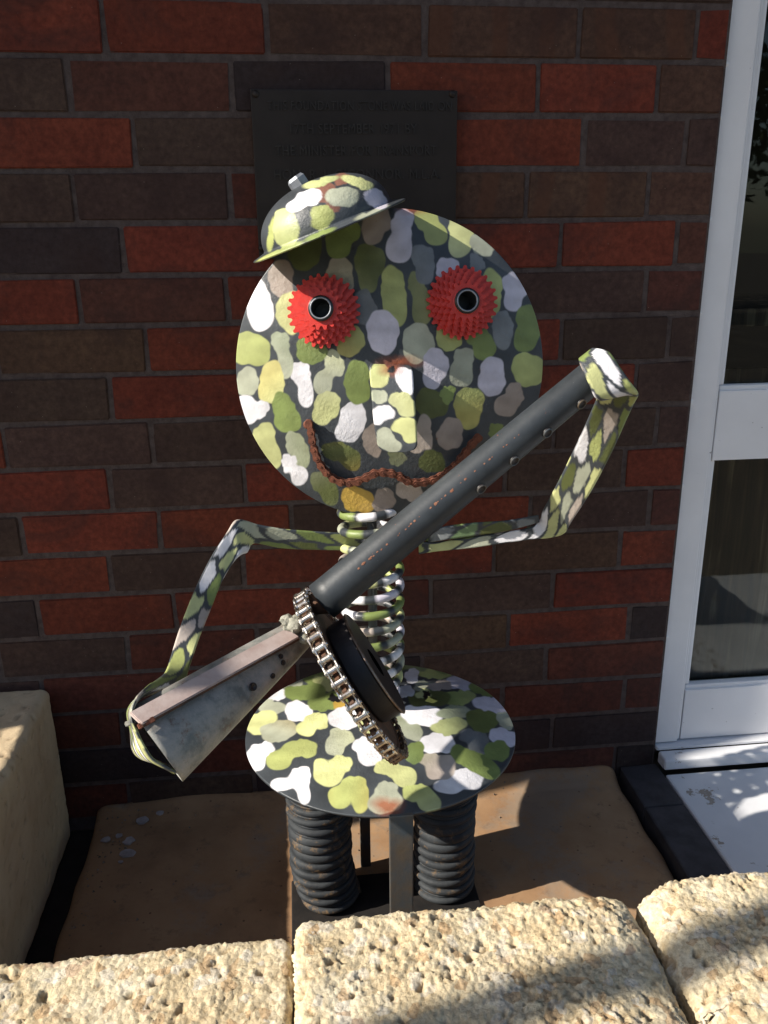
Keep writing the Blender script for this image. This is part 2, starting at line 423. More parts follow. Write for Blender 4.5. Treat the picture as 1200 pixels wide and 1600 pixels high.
# brick wall, every brick a part ------------------------------------------------
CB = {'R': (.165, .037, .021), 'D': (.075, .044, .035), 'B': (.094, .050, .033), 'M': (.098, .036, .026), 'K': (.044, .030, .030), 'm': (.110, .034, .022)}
rows = {0: ([-90, 162, 416, 665, 905, 1089], 48, 'RRBbbR'),
        1: ([-140, 107, 363, 607, 841, 1028], 136, 'DMKRRB'),
        2: ([-40, 210, 457, 690, 913, 1072], 224, 'RDRRDD'),
        3: ([-130, 116, 359, 592, 822, 1012], 309, 'DDmbbB'),
        4: ([-58, 192, 432, 653, 876, 1057], 388, 'KRDRRM'),
        5: ([-112, 123, 354, 580, 800, 1008], 465, 'RMRMDM'),
        6: ([-10, 229, 455, 675, 877, 1044], 542, 'BRDRDD'),
        7: ([-60, 172, 392, 605, 800, 992], 615, 'DRMDRD'),
        8: ([5, 237, 450, 660, 865, 1025], 682, 'DDRDDD'),
        9: ([-45, 171, 382, 590, 790, 975], 750, 'RDRMDR'),
        10: ([30, 249, 456, 650, 828, 1014], 815, 'RRDRDM'),
        11: ([-40, 171, 379, 585, 772, 967], 880, 'RDRRBR'),
        12: ([57, 271, 475, 674, 863], 935, 'RRmDRR'[:5]),
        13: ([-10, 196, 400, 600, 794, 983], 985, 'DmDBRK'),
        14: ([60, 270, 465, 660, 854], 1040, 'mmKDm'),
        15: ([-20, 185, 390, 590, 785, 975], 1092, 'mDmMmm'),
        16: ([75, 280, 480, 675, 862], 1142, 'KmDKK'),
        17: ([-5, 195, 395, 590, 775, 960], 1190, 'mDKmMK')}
XR = .716; CH = .079; JT = .0085
wall = thing('brick_wall', (-.3, 0, 0), 'shaded wall of red and dark brown bricks behind the camouflage figure', 'wall')
brick_me = []
for k in range(6):
    bm = bmesh.new(); bmesh.ops.create_cube(bm, size=1)
    for v in bm.verts: v.co = Vector((v.co.x * (.24 - JT), v.co.y * .09, v.co.z * (CH - JT))) + Vector((random.uniform(-.0012, .0012), random.uniform(-.0008, .0008), random.uniform(-.0012, .0012)))
    bmesh.ops.bevel(bm, geom=bm.edges[:], offset=.0018, segments=2, affect='EDGES')
    for v in bm.verts:
        v.co += Vector([noise.noise(v.co * 60 + Vector((k * 9, i * 5, 2))) * .0012 for i in range(3)])
    me = bpy.data.meshes.new('brick'); bm.to_mesh(me); bm.free()
    me.materials.append(M_BRICK); brick_me.append(me)
striped_me = [m.copy() for m in brick_me[:3]]
for m in striped_me: m.materials[0] = M_BRICKS
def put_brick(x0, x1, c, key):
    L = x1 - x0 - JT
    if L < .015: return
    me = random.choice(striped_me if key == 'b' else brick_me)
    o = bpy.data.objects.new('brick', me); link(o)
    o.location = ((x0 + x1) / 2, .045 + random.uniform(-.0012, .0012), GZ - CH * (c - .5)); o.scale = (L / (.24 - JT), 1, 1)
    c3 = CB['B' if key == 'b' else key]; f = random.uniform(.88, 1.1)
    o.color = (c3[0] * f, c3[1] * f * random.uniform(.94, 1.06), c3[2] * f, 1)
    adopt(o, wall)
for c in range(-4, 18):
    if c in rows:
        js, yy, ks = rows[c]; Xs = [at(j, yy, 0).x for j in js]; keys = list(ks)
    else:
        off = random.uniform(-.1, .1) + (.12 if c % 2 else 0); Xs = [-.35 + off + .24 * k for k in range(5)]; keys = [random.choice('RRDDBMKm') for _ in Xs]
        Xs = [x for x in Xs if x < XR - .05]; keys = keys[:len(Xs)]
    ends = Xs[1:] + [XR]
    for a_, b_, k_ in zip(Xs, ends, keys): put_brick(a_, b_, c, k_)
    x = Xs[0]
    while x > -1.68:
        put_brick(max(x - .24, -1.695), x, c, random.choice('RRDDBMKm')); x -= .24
W('mortar', [(-1.7, .0024, -.05), (XR, .0024, -.05), (XR, .0024, GZ + CH * 4.5), (-1.7, .0024, GZ + CH * 4.5),
             (-1.7, .088, -.05), (XR, .088, -.05), (XR, .088, GZ + CH * 4.5), (-1.7, .088, GZ + CH * 4.5)],
  [(0, 1, 2, 3), (1, 5, 6, 2), (4, 7, 6, 5), (3, 2, 6, 7), (4, 0, 3, 7), (0, 4, 5, 1)], M_MORTAR, wall)

# upper wall and lintel above the frame (seen only from other places), unseen wall added at the left to cast shade
up = box('upper_wall', (-1.7, .002, GZ + CH * 4.5), (3.2, .09, 3.0), M_MORTAR, None, 0)
tag(up, 'plain upper part of the house wall above the brickwork', 'wall')
sw = thing('added_shade_wall', (-1.8, -.2, 0), 'unseen brick and board wall added at the left to shade the brickwork', 'wall')
box('wall_core', (-1.92, -.34, -.05), (-1.703, .08, 3.0), M_MORTAR, sw, .004)
for (z0_, z1_, y0_) in ((-.05, .925, -.505), (1.02, 1.058, -.505), (1.118, 1.45, -.505), (1.452, 1.598, -.60), (1.600, 1.64, -.95), (1.642, 3.0, -.575)):  # added boards, stepped and notched only to shape the shade and lit strips
    box('shade_board' if z1_ < 3 else 'shade_panel', (-1.718, y0_, z0_), (-1.703, -.342, z1_), M_MORTAR, sw, .003)
rf = thing('added_eave', (0, -.3, 2.3), 'unseen pale lined eave added above the brick wall to cut sky light', 'roof')  # unseen eave, added to keep sky light off wall and floor
box('soffit', (-1.7, -.52, 2.30), (3.0, -.001, 2.33), M_ROOF, rf, .002)
box('fascia', (-1.7, -.56, 2.26), (3.0, -.522, 2.40), M_WHITE, rf, .003)
for c in range(0, 19):
    for k in range(2):
        o = bpy.data.objects.new('brick', random.choice(brick_me)); link(o)
        o.location = (-1.701, -.21 + k * .24 - (.09 if c % 2 else 0), CH * (c + .5)); o.rotation_euler = (0, 0, R(90)); o.scale = (1, .2, 1)
        c3 = CB[random.choice('RRDDBM')]; o.color = (*c3, 1); adopt(o, sw)
vp = thing('veranda_post', (-2.7, -1.41, 0), 'round grey veranda post standing outside the picture on the left', 'post')
W('shaft', *tube_data([(-2.7, -1.41, -.06), (-2.7, -1.41, 2.9)], .034, 20), M_ROOF, vp, True)
box('foot_plate', (-2.78, -1.49, -.06), (-2.62, -1.33, -.045), M_BASEPLATE, vp, .002)

# ------------------------------------------------------------------ glazed door unit
YD = .018
gd = thing('glazed_door', (1.2, .02, .05), 'white painted timber door frame with two dark glass panes beside the bricks', 'door')
def Xp(x, y, Y=YD): return at(x, y, Y).x
def Zp(x, y, Y=YD): return at(x, y, Y).z
xg_t = (Xp(1197, 5) + Xp(1131, 600)) / 2; xg_b = (Xp(1112, 730, .03) + Xp(1071, 1075, .03)) / 2
z_r1 = Zp(1160, 610); z_r0 = Zp(1160, 718); z_b1 = Zp(1160, 1073); z_b0 = Zp(1100, 1152); XE = XR + 1.05
jamb = box('jamb', (XR + .0, .012, .046), (XR + .052, .10, 2.1), M_WHITE, gd, .002)
box('jamb', (XE, .012, .046), (XE + .055, .10, 2.1), M_WHITE, gd, .002)
box('head', (XR + .054, .012, 2.0), (XE - .002, .10, 2.1), M_WHITE, gd, .002)
xs0 = XR + .054
box('stile', (xs0, YD + .001, z_b0), (xg_t - .006, .06, 1.998), M_WHITE, gd, .0015)
box('stile', (XE - .09, YD + .001, z_b0), (XE - .002, .06, 1.998), M_WHITE, gd, .0015)
box('middle_rail', (xg_t - .004, YD, z_r0), (XE - .092, .058, z_r1), M_WHITE, gd, .0015)
box('bottom_rail', (xg_t - .004, YD, z_b0), (XE - .092, .058, z_b1), M_WHITE, gd, .0015)
box('top_rail', (xg_t - .004, YD, 1.9), (XE - .092, .058, 1.996), M_WHITE, gd, .0015)
for (za, zb) in ((z_b1, z_r0), (z_r1, 1.9)):
    box('glazing_bead', (xg_t - .005, YD + .008, za + .010), (xg_t + .006, YD + .022, zb - .002), M_WHITE, gd, .003, jit=.0006)
    box('glazing_bead', (xg_t - .003, YD + .006, za - .001), (XE - .094, YD + .023, za + .009), M_WHITE, gd, .003, jit=.0006)
    box('pane', (xg_t, YD + .026, za), (XE - .092, YD + .030, zb), M_GLASS, gd, 0)
box('weather_bar', (XR + .002, -.004, .040), (XE + .05, .10, z_b0 - .004), M_FLAKY, gd, .004, jit=.0008)
for c in range(-4, 17):           # paint run into the mortar joints along the jamb edge
    z = GZ - CH * c
    if z < .06: continue
    o = W('paint_smear', *lathe([(.0002, .0), (.0045, .0015), (.007, .004), (.0072, .008), (.004, .0108), (.0002, .012)], (XR - .0005 + random.uniform(-.0015, .001), .0055, z), (0, 1, 0), 12), M_WHITE, gd, True)
    o.scale = (random.uniform(.8, 1.3), .5, random.uniform(.5, 1.1))
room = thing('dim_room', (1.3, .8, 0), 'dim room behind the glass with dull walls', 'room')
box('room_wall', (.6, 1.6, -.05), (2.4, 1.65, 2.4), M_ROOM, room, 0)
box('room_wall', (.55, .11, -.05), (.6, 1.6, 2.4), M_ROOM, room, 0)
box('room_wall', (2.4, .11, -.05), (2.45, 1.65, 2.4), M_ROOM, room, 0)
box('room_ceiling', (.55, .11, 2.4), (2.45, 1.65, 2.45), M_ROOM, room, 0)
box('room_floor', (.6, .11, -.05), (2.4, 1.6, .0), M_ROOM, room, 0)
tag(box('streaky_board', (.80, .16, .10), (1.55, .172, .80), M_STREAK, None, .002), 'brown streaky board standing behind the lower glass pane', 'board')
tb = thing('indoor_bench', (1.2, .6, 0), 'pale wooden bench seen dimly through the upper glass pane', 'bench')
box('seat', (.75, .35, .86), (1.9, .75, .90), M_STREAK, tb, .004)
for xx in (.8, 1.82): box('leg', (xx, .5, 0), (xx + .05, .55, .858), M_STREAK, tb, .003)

# step in front of the door
st = thing('door_sill', (1.2, -.03, 0), 'flaking white painted sill step below the glazed door', 'sill')
box('sill_nosing', (XR + .004, -.040, .012), (XE + .05, -.0045, .038), M_FLAKY, st, .006, 3, .001)
ps = box('porch_slab', (.722, -.85, -.045), (2.4, -.044, .008), M_FLAKY, None, .004); tag(ps, kind='structure')
ed = thing('brick_edging', (.68, -.3, 0), 'row of dark slate painted bricks edging the white porch slab', 'edging')
yb = [.0, -.135, -.325, -.52, -.71]
for i in range(4):
    box('brick', (.640, yb[i + 1] + .0015, -.055), (.7195, yb[i] - (.004 if i == 0 else .0015), .006 + random.uniform(-.002, .002)), M_SLATEBRICK, ed, .004, 2, .001)

# ------------------------------------------------------------------ limestone blocks
def rough_block(name, x0, x1, y0, y1, z0, z1, rad, amp, parent, mat, step=.003, rot=0., seed=0, fine=(1, 1, 1, 1, 1), shear=(0, 0), chip=None):
    """rounded box with worn, pebbly faces; fine = which of top, -y, +y, -x, +x get the fine grid"""
    c = Vector(((x0 + x1) / 2, (y0 + y1) / 2, (z0 + z1) / 2)); h = Vector(((x1 - x0) / 2, (y1 - y0) / 2, (z1 - z0) / 2))
    V = []; Fc = []
    def face(u, v, n, st):
        hu = abs(u.dot(h)); hv = abs(v.dot(h)); nu = max(3, int(2 * hu / st)); nv = max(3, int(2 * hv / st)); b0 = len(V)
        for j in range(nv + 1):
            for i in range(nu + 1):
                V.append(n * abs(n.dot(h)) + u * (hu * (2 * i / nu - 1)) + v * (hv * (2 * j / nv - 1)))
        for j in range(nv):
            for i in range(nu):
                a = b0 + j * (nu + 1) + i; Fc.append((a, a + 1, a + nu + 2, a + nu + 1))
    X, Y, Z = Vector((1, 0, 0)), Vector((0, 1, 0)), Vector((0, 0, 1)); co_ = .02
    face(X, Y, Z, step if fine[0] else co_); face(X, Z, -Y, step if fine[1] else co_); face(-X, Z, Y, step if fine[2] else co_)
    face(-Y, Z, -X, step if fine[3] else co_); face(Y, Z, X, step if fine[4] else co_)
    dirt = []; out = []; inner = Vector((h.x - rad, h.y - rad, h.z - rad)); s = Vector((seed * 3.7, seed * 1.9, seed * 5.3)); cr, sr = math.cos(rot), math.sin(rot)
    for p in V:
        q = Vector((max(-inner.x, min(inner.x, p.x)), max(-inner.y, min(inner.y, p.y)), max(-inner.z, min(inner.z, p.z))))
        d = (p - q); n = d.normalized(); p = q + n * rad
        a = p + s
        f = noise.fractal(a * 9, 1., 2., 3) * amp * 1.1
        f += noise.fractal(a * 45, .8, 2.1, 3) * amp * .42
        w1 = a + Vector((noise.noise(a * 80), noise.noise(a * 80 + Vector((5, 0, 0))), noise.noise(a * 80 + Vector((0, 5, 0))))) * .006
        gate = max(0, min(1, .55 + 2.2 * noise.noise(a * 15))); d1 = noise.voronoi(w1 * 85)[0]; d2 = noise.voronoi(w1 * 170 + Vector((3, 3, 3)))[0]
        g1 = min(.30, d1[1] - d1[0]) / .30; g2 = min(.3, d2[1] - d2[0]) / .3
        k_ = (1 if mat == M_BLOCK else .25)
        f += (g1 * .75 * gate + g2 * .45 - .6) * amp * k_
        pit = noise.fractal(a * 60 + Vector((9, 9, 9)), .9, 2.1, 2); pd = 0
        if pit > .38: pd = min(.4, pit - .38); f -= pd * amp * 4.5
        dirt.append(max(0, min(1, (1 - g1) * .65 * gate + (1 - g2) * .35 + pd * 4 - .25)) * k_ * .8 if k_ == 1 else min(.5, pd * 1.2))
        p = p + n * f
        if chip: p = chip(p, h)
        p.z += shear[0] * p.x + shear[1] * p.y
        out.append((c.x + p.x * cr - p.y * sr, c.y + p.x * sr + p.y * cr, c.z + p.z))
    o = W(name, out, Fc, mat, parent, True, np.repeat(np.array(dirt)[:, None], 3, 1))
    bm = bmesh.new(); bm.from_mesh(o.data); bmesh.ops.remove_doubles(bm, verts=bm.verts, dist=1e-5); bm.to_mesh(o.data); bm.free()
    return o
fw = thing('limestone_front_wall', (.1, -.78, 0), 'low sunlit wall of rough cream limestone blocks across the foreground', 'wall')
def chipB(p, h):
    e = (p.x - (h.x - .075)) / .075
    if e > 0 and p.z > 0: p.z -= .016 * e * e
    return p
def chipC(p, h):
    e = (-h.x + .06 - p.x) / .06
    if e > 0 and p.z > 0: p.z -= .02 * e * e
    if p.y > 0: p.y -= .014 * max(0, 1 - (p.x + h.x) / .05)
    return p
rough_block('block', -.60, -.028, -.97, -.630, -.05, .264, .015, .0042, fw, M_BLOCK, .0032, R(.6), 1, (1, 0, 1, 0, 1))
rough_block('block', -.024, .398, -.97, -.618, -.05, .276, .017, .0047, fw, M_BLOCK, .0028, R(.3), 2, (1, 0, 1, 1, 1), chip=chipB)
rough_block('block', .402, .90, -.97, -.600, -.05, .278, .018, .0049, fw, M_BLOCK, .0032, R(1.2), 3, (1, 0, 1, 1, 0), (.015, 0), chip=chipC)
lw = thing('limestone_side_wall', (-.62, -.3, 0), 'low limestone block wall on the left running out from the bricks', 'wall')
rough_block('block', -.80, -.466, -.60, -.012, -.05, .282, .018, .0022, lw, M_SAWN, .004, 0, 5, (1, 0, 1, 0, 1))
tag(W('shaded_gap', [(-.5, -.65, -.05), (-.38, -.65, -.05), (-.38, .0, -.05), (-.5, .0, -.05)], [(0, 1, 2, 3)], M_GAPSHADE, None), kind='structure')  # dark sheet; the shade of the gap is put into its colour

# pale paint flakes on the floor
fl = [(199, 1331, .013), (202, 1312, .011), (223, 1280, .012), (186, 1304, .006), (250, 1269, .007), (166, 1310, .009), (188, 1345, .004)]
names = ['largest pale paint flake nearest the front on the floor at left', 'oval pale paint flake just behind the largest one at left', 'pale paint flake furthest back of the three big ones at left',
         'tiny pale paint chip left of the big flakes', 'small pale paint chip close to the brick wall', 'long pale paint chip standing on the left edge of the floor', 'speck of pale paint in front of all other flakes']
for (x_, y_, r_), lb in zip(fl, names):
    d = ray(x_, y_); P = CAM + d * (.006 - CAM[2]) / d[2]; n = 9; V = []
    rr = [r_ * random.uniform(.7, 1.15) for _ in range(n)]
    for zz in (.0015, .004):
        for k in range(n): V.append((P[0] + rr[k] * 1.1 * math.cos(k * 6.283 / n), P[1] + rr[k] * .9 * math.sin(k * 6.283 / n), zz + random.uniform(0, .0015)))
    Fc = [tuple(range(n, 2 * n))] + [(k, (k + 1) % n, n + (k + 1) % n, n + k) for k in range(n)]
    tag(W('paint_flake', V, Fc, M_FLAKE, None), lb, 'paint flake', 'pale paint flakes on the floor at left')

V = []; Fc = []
for k in range(420):
    if k < 230: x_, y_ = random.uniform(-.40, .62), -.004 - abs(random.gauss(0, .018))
    elif k < 320: x_, y_ = -.40 + abs(random.gauss(0, .03)), random.uniform(-.6, -.02)
    else: x_, y_ = random.uniform(-.4, .62), random.uniform(-.6, -.02)
    r_ = random.uniform(.0008, .0032); n0 = len(V); h_ = .004 if y_ > -.03 else .001
    for q_ in ((1, 0, 0), (-.5, .87, 0), (-.5, -.87, 0), (0, 0, 1)):
        V.append((x_ + q_[0] * r_ * random.uniform(.6, 1.3), y_ + q_[1] * r_, h_ + q_[2] * r_ * 1.1))
    Fc += [(n0, n0 + 1, n0 + 3), (n0 + 1, n0 + 2, n0 + 3), (n0 + 2, n0, n0 + 3), (n0, n0 + 2, n0 + 1)]
tag(W('grit', V, Fc, simple('grit', (.10, .075, .055), (.30, .25, .20), 60, .9, 0), None), kind='stuff')

# ------------------------------------------------------------------ plaque
pl = thing('bronze_plaque', (.09, 0, 1.15), 'dark bronze plaque with raised lettering screwed to the bricks behind the helmet', 'plaque')
pa = at(391, 140, -.006); pb = at(714, 140, -.006); pc = at(405, 395, -.006)
box('plate', (pa.x, -.012, pc.z - .01), (pb.x, -.0015, pa.z), M_PLAQUE, pl, .0015)
for (x_, y_) in ((399, 147), (707, 147), (409, 388), (706, 388)):
    P = at(x_, y_, -.012); W('screw', *lathe([(.0, .0035), (.003, .0032), (.005, .0018), (.0056, 0)], (P.x, -.012, P.z), (0, -1, 0), 16), M_BOLT if 0 else M_PLAQUE, pl, True)
for txt, y_, xa, xb in (('THIS FOUNDATION STONE WAS LAID ON', 166, 418, 706), ('17TH SEPTEMBER 1971 BY', 202, 452, 650), ('THE MINISTER FOR TRANSPORT', 236, 430, 682), ("HON. R. J. O'CONNOR. M.L.A.", 273, 428, 688)):
    cu = bpy.data.curves.new('lettering', 'FONT'); cu.body = txt; cu.size = .02; cu.extrude = .0011; cu.space_character = 1.12; cu.align_x = 'CENTER'; cu.align_y = 'CENTER'
    tmp = bpy.data.objects.new('lettering_curve', cu); C.objects.link(tmp); bpy.context.view_layer.update()
    me = bpy.data.meshes.new_from_object(tmp); wd = max(v.co.x for v in me.vertices) - min(v.co.x for v in me.vertices); bpy.data.objects.remove(tmp)
    me.materials.clear(); me.materials.append(M_LETTER)
    o = bpy.data.objects.new('lettering', me); link(o); A, B = at(xa, y_, -.013), at(xb, y_, -.013)
    o.location = ((A.x + B.x) / 2, -.0130, (A.z + B.z) / 2); o.rotation_euler = (R(90), 0, 0); k = (B.x - A.x) / wd; o.scale = (k, min(k * 1.35, 1.05), 1); adopt(o, pl)

# ================================================================== SCULPTURE
HN = Vector((-.05, -1, .06)).normalized()
HC = Vector((.137, -.27, .882)); HR = .2145; HH = .041                 # head disc
SC = Vector((.114, -.285, .317)); SR = .212; SH = .030                 # body disc
sculp = thing('camouflage_soldier_sculpture', (.114, -.285, 0), 'scrap metal soldier figure painted with camouflage stones, red cassette eyes and a helmet', 'sculpture')

def dome(name, c, rad, hgt, n, mat, parent, blobs, seed, step=.0011, thick=.004, wob=1.5, dil=.9, k=8.):
    """dished steel disc: fine polar grid on the bulging side, rolled edge and a back"""
    n = Vector(n).normalized(); a = n.orthogonal().normalized(); b_ = n.cross(a)
    rho = (rad * rad + hgt * hgt) / (2 * hgt); nr = int(rad / step); seg = int(2 * math.pi * rad / (step * 1.15))
    A = np.array(a); B = np.array(b_); N = np.array(n); Cc = np.array(c)
    r = np.linspace(0.0002, rad, nr); th = np.linspace(0, 2 * np.pi, seg, endpoint=False)
    hh = np.sqrt(rho * rho - r * r) - (rho - hgt)
    P = Cc + r[:, None, None] * (np.cos(th)[None, :, None] * A + np.sin(th)[None, :, None] * B) + hh[:, None, None] * N
    dent = np.array([0.]); P = P.reshape(-1, 3)
    wv = .0009 * np.sin(P[:, 0] * 31 + 1) * np.sin(P[:, 2] * 27 + P[:, 1] * 22); P = P + wv[:, None] * N
    back = Cc + rad * (np.cos(th)[:, None] * A + np.sin(th)[:, None] * B) - thick * N
    b2 = (Cc + .0002 * (np.cos(th)[:, None] * A + np.sin(th)[:, None] * B) + (hgt - thick) * N)
    rb = np.linspace(rad, .0002, 12)[1:]; hb = np.sqrt(rho * rho - rb * rb) - (rho - hgt) - thick
    BK = (Cc + rb[:, None, None] * (np.cos(th)[None, :, None] * A + np.sin(th)[None, :, None] * B) + hb[:, None, None] * N).reshape(-1, 3)
    allp = np.vstack([P, back, BK]); rowsN = nr + 1 + 11
    i = np.arange(rowsN - 1)[:, None]; c_ = np.arange(seg)[None, :]; c2 = (c_ + 1) % seg
    q = np.stack([i * seg + c_, (i + 1) * seg + c_, (i + 1) * seg + c2, i * seg + c2], -1).reshape(-1, 4)
    col = paint_px(allp, blobs, seed, wob, .75, dil, k)
    return W(name, allp, q.tolist(), mat, parent, True, col)

def Z(ox, oy, s, lst):
    out = []
    for key, lobes in lst: out.append((key, [(ox + l[0] / s, oy + l[1] / s, l[2] / s, l[3] / s) + ((l[4],) if len(l) > 4 else ()) for l in lobes]))
    return out
head_blobs = Z(350, 380, 2.353, [
 ('W', [(125, 215, 46, 90, -6), (140, 280, 36, 42)]), ('b', [(210, 130, 45, 64, -10)]), ('Y', [(240, 255, 44, 78)]), ('B', [(425, 122, 52, 64)]),
 ('D', [(535, 70, 52, 70), (535, 140, 32, 45)]), ('y', [(618, 160, 38, 82), (638, 240, 40, 70)]), ('D', [(712, 160, 32, 52, -10), (728, 240, 34, 52)]),
 ('A', [(517, 240, 38, 68)]), ('L', [(585, 330, 54, 78), (570, 280, 30, 40)]), ('S', [(715, 360, 56, 62), (700, 410, 32, 38)]), ('y', [(825, 352, 44, 42)]),
 ('G', [(935, 350, 50, 34, 10), (960, 385, 40, 38)]), ('y', [(985, 180, 36, 80)]), ('L', [(1075, 150, 44, 50), (1062, 210, 32, 42)]),
 ('A', [(1025, 295, 36, 42), (1020, 350, 30, 44)]), ('G', [(1120, 300, 46, 66), (1105, 350, 36, 46)]), ('y', [(1120, 465, 60, 60)]),
 ('L', [(985, 492, 49, 66)]), ('b', [(1065, 560, 32, 46), (1040, 600, 38, 38)]), ('y', [(900, 595, 53, 64), (908, 650, 28, 30)]),
 ('L', [(778, 445, 48, 52), (768, 500, 28, 34)]), ('S', [(880, 430, 36, 44), (875, 480, 44, 40)]), ('D', [(762, 590, 58, 52)]), ('G', [(822, 555, 22, 34)]),
 ('B', [(735, 700, 30, 55), (705, 750, 22, 22)]), ('b', [(832, 702, 45, 57)]), ('D', [(765, 803, 43, 42)]), ('D', [(635, 788, 32, 26)]), ('G', [(1000, 690, 27, 25)]),
 ('D', [(425, 770, 58, 36, 25), (470, 800, 30, 32)]), ('W', [(475, 640, 50, 52), (452, 695, 40, 36)]), ('b', [(545, 725, 34, 52)]), ('G', [(490, 512, 47, 74)]),
 ('S', [(405, 445, 35, 45), (365, 512, 32, 46)]), ('Y', [(385, 590, 40, 46), (358, 632, 36, 38)]), ('W', [(282, 480, 36, 44), (298, 550, 25, 40)]),
 ('S', [(208, 366, 33, 38), (228, 445, 22, 40)]), ('G', [(320, 395, 52, 50)]), ('y', [(90, 385, 70, 54), (130, 410, 40, 40)]), ('S', [(85, 510, 42, 48)]),
 ('Y', [(175, 515, 46, 72)]), ('W', [(128, 610, 33, 32), (85, 588, 30, 30), (95, 638, 26, 25)]), ('G', [(220, 615, 40, 62), (240, 655, 40, 38)]),
 ('Y', [(148, 712, 42, 46), (178, 775, 28, 46)]), ('S', [(262, 738, 36, 40), (285, 792, 28, 40)]), ('W', [(238, 806, 22, 34), (276, 858, 30, 36)]),
 ('D', [(365, 880, 42, 44), (390, 925, 30, 32)]), ('O', [(485, 940, 50, 46), (520, 960, 30, 30)]), ('b', [(588, 945, 38, 42)]), ('B', [(682, 912, 44, 34)]),
 ('y', [(465, 360, 49, 54)]), ('R', [(75, 118, 60, 22, -50)]), ('H', [(615, 468, 9, 8)]), ('R', [(640, 438, 45, 14)])]) + Z(350, 120, 2.353, [
 ('D', [(297, 642, 60, 66)]), ('G', [(435, 560, 60, 60), (420, 620, 45, 48)]), ('b', [(562, 530, 50, 52), (550, 580, 34, 34)]), ('L', [(655, 545, 38, 56), (645, 625, 46, 54)]),
 ('A', [(732, 670, 40, 52), (738, 720, 30, 36)]), ('L', [(822, 712, 43, 44)]), ('y', [(745, 520, 44, 44), (775, 575, 40, 40)]), ('Y', [(870, 555, 42, 44), (868, 620, 42, 44)]),
 ('S', [(955, 615, 48, 40, 30)]), ('A', [(930, 685, 26, 30)]), ('R', [(700, 485, 26, 10)])])
head = dome('head_disc', HC, HR, HH, HN, M_PAINT, sculp, head_blobs, 3)
H_RHO = (HR * HR + HH * HH) / (2 * HH); H_S = HC + HN * (HH - H_RHO)
def on_head(x, y, off=0.):
    """point of the bulging face seen at this place of the picture, lifted by off"""
    o = Vector(CAM) - H_S; d = Vector(ray(x, y)).normalized(); b_ = o.dot(d); c_ = o.length_squared - (H_RHO + off) ** 2
    return Vector(CAM) + d * (-b_ - math.sqrt(max(0, b_ * b_ - c_)))
def head_n(P):
    return (Vector(P) - H_S).normalized()

seat_blobs = Z(370, 1000, 2.6667, [
 ('G', [(320, 148, 52, 26, -10)]), ('S', [(225, 175, 42, 22, -10)]), ('Y', [(360, 172, 34, 20), (390, 185, 34, 17)]), ('W', [(160, 222, 45, 28, -22)]), ('G', [(265, 222, 60, 28), (310, 214, 42, 24)]),
 ('S', [(140, 278, 52, 26)]), ('W', [(257, 298, 53, 40)]), ('G', [(360, 265, 54, 28), (395, 252, 55, 28)]), ('O', [(430, 270, 26, 22)]), ('Y', [(95, 348, 55, 34, -25), (130, 320, 34, 18)]),
 ('S', [(165, 388, 60, 36), (190, 360, 40, 26)]), ('Y', [(338, 335, 40, 30), (288, 375, 38, 28)]), ('W', [(450, 325, 64, 44)]), ('Y', [(545, 362, 34, 28, 40)]),
 ('y', [(268, 452, 60, 36), (178, 503, 48, 34)]), ('S', [(435, 405, 46, 32), (405, 445, 38, 34)]), ('W', [(108, 455, 46, 24), (78, 505, 34, 40)]), ('W', [(540, 440, 50, 32), (550, 488, 42, 38)]),
 ('Y', [(435, 518, 44, 32), (375, 560, 58, 42), (345, 518, 25, 22)]), ('W', [(265, 572, 42, 40), (190, 600, 45, 24), (282, 635, 22, 34)]), ('Y', [(632, 532, 48, 33), (698, 568, 44, 40)]),
 ('y', [(490, 612, 50, 44), (430, 662, 45, 44), (515, 670, 28, 46)]), ('S', [(622, 625, 42, 32), (622, 675, 70, 42)]), ('R', [(628, 694, 46, 30)]), ('y', [(758, 640, 58, 36), (800, 680, 45, 26)]),
 ('W', [(950, 568, 55, 30), (890, 605, 60, 26), (985, 600, 32, 24)]), ('B', [(832, 505, 66, 28), (845, 550, 52, 30)]), ('W', [(835, 430, 66, 41)]), ('G', [(740, 470, 38, 42)]), ('S', [(715, 362, 58, 42, 38)]),
 ('W', [(768, 300, 68, 28), (780, 338, 50, 20)]), ('S', [(905, 300, 70, 24)]), ('Y', [(875, 368, 60, 24), (910, 350, 46, 20)]), ('A', [(985, 405, 55, 28), (1008, 455, 36, 30)]), ('G', [(960, 490, 65, 36, 25), (1030, 535, 62, 36, 30)]),
 ('D', [(1025, 335, 66, 44)]), ('L', [(1050, 262, 58, 24), (1095, 285, 52, 26, 20)]), ('S', [(1122, 335, 36, 30, 20)]), ('L', [(1110, 405, 54, 34, 20)]), ('G', [(1085, 462, 46, 42)]), ('G', [(928, 240, 60, 28)]),
 ('D', [(800, 240, 74, 34)]), ('L', [(938, 180, 52, 26, 10)]), ('y', [(820, 137, 64, 20)]), ('G', [(745, 105, 50, 18)]), ('S', [(825, 92, 55, 12)]), ('G', [(910, 122, 64, 17, 6)]), ('S', [(990, 160, 44, 17, 12)]),
 ('G', [(1035, 205, 50, 26, 12)]), ('W', [(730, 150, 28, 26)]), ('S', [(775, 190, 44, 16)]), ('B', [(850, 188, 40, 18)]), ('W', [(560, 150, 40, 20)]), ('G', [(640, 120, 48, 18)]), ('Y', [(470, 130, 40, 18)]), ('W', [(700, 215, 34, 22)]),
 ('G', [(560, 210, 60, 26)]), ('S', [(470, 195, 40, 22)]), ('H', [(405, 243, 20, 12)]), ('Y', [(778, 222, 26, 15)]), ('H', [(790, 227, 14, 10)])])
seat = dome('body_disc', SC, SR, SH, (0, 0, 1), M_PAINT, sculp, seat_blobs, 5, wob=1.3, dil=1.3, k=9.)

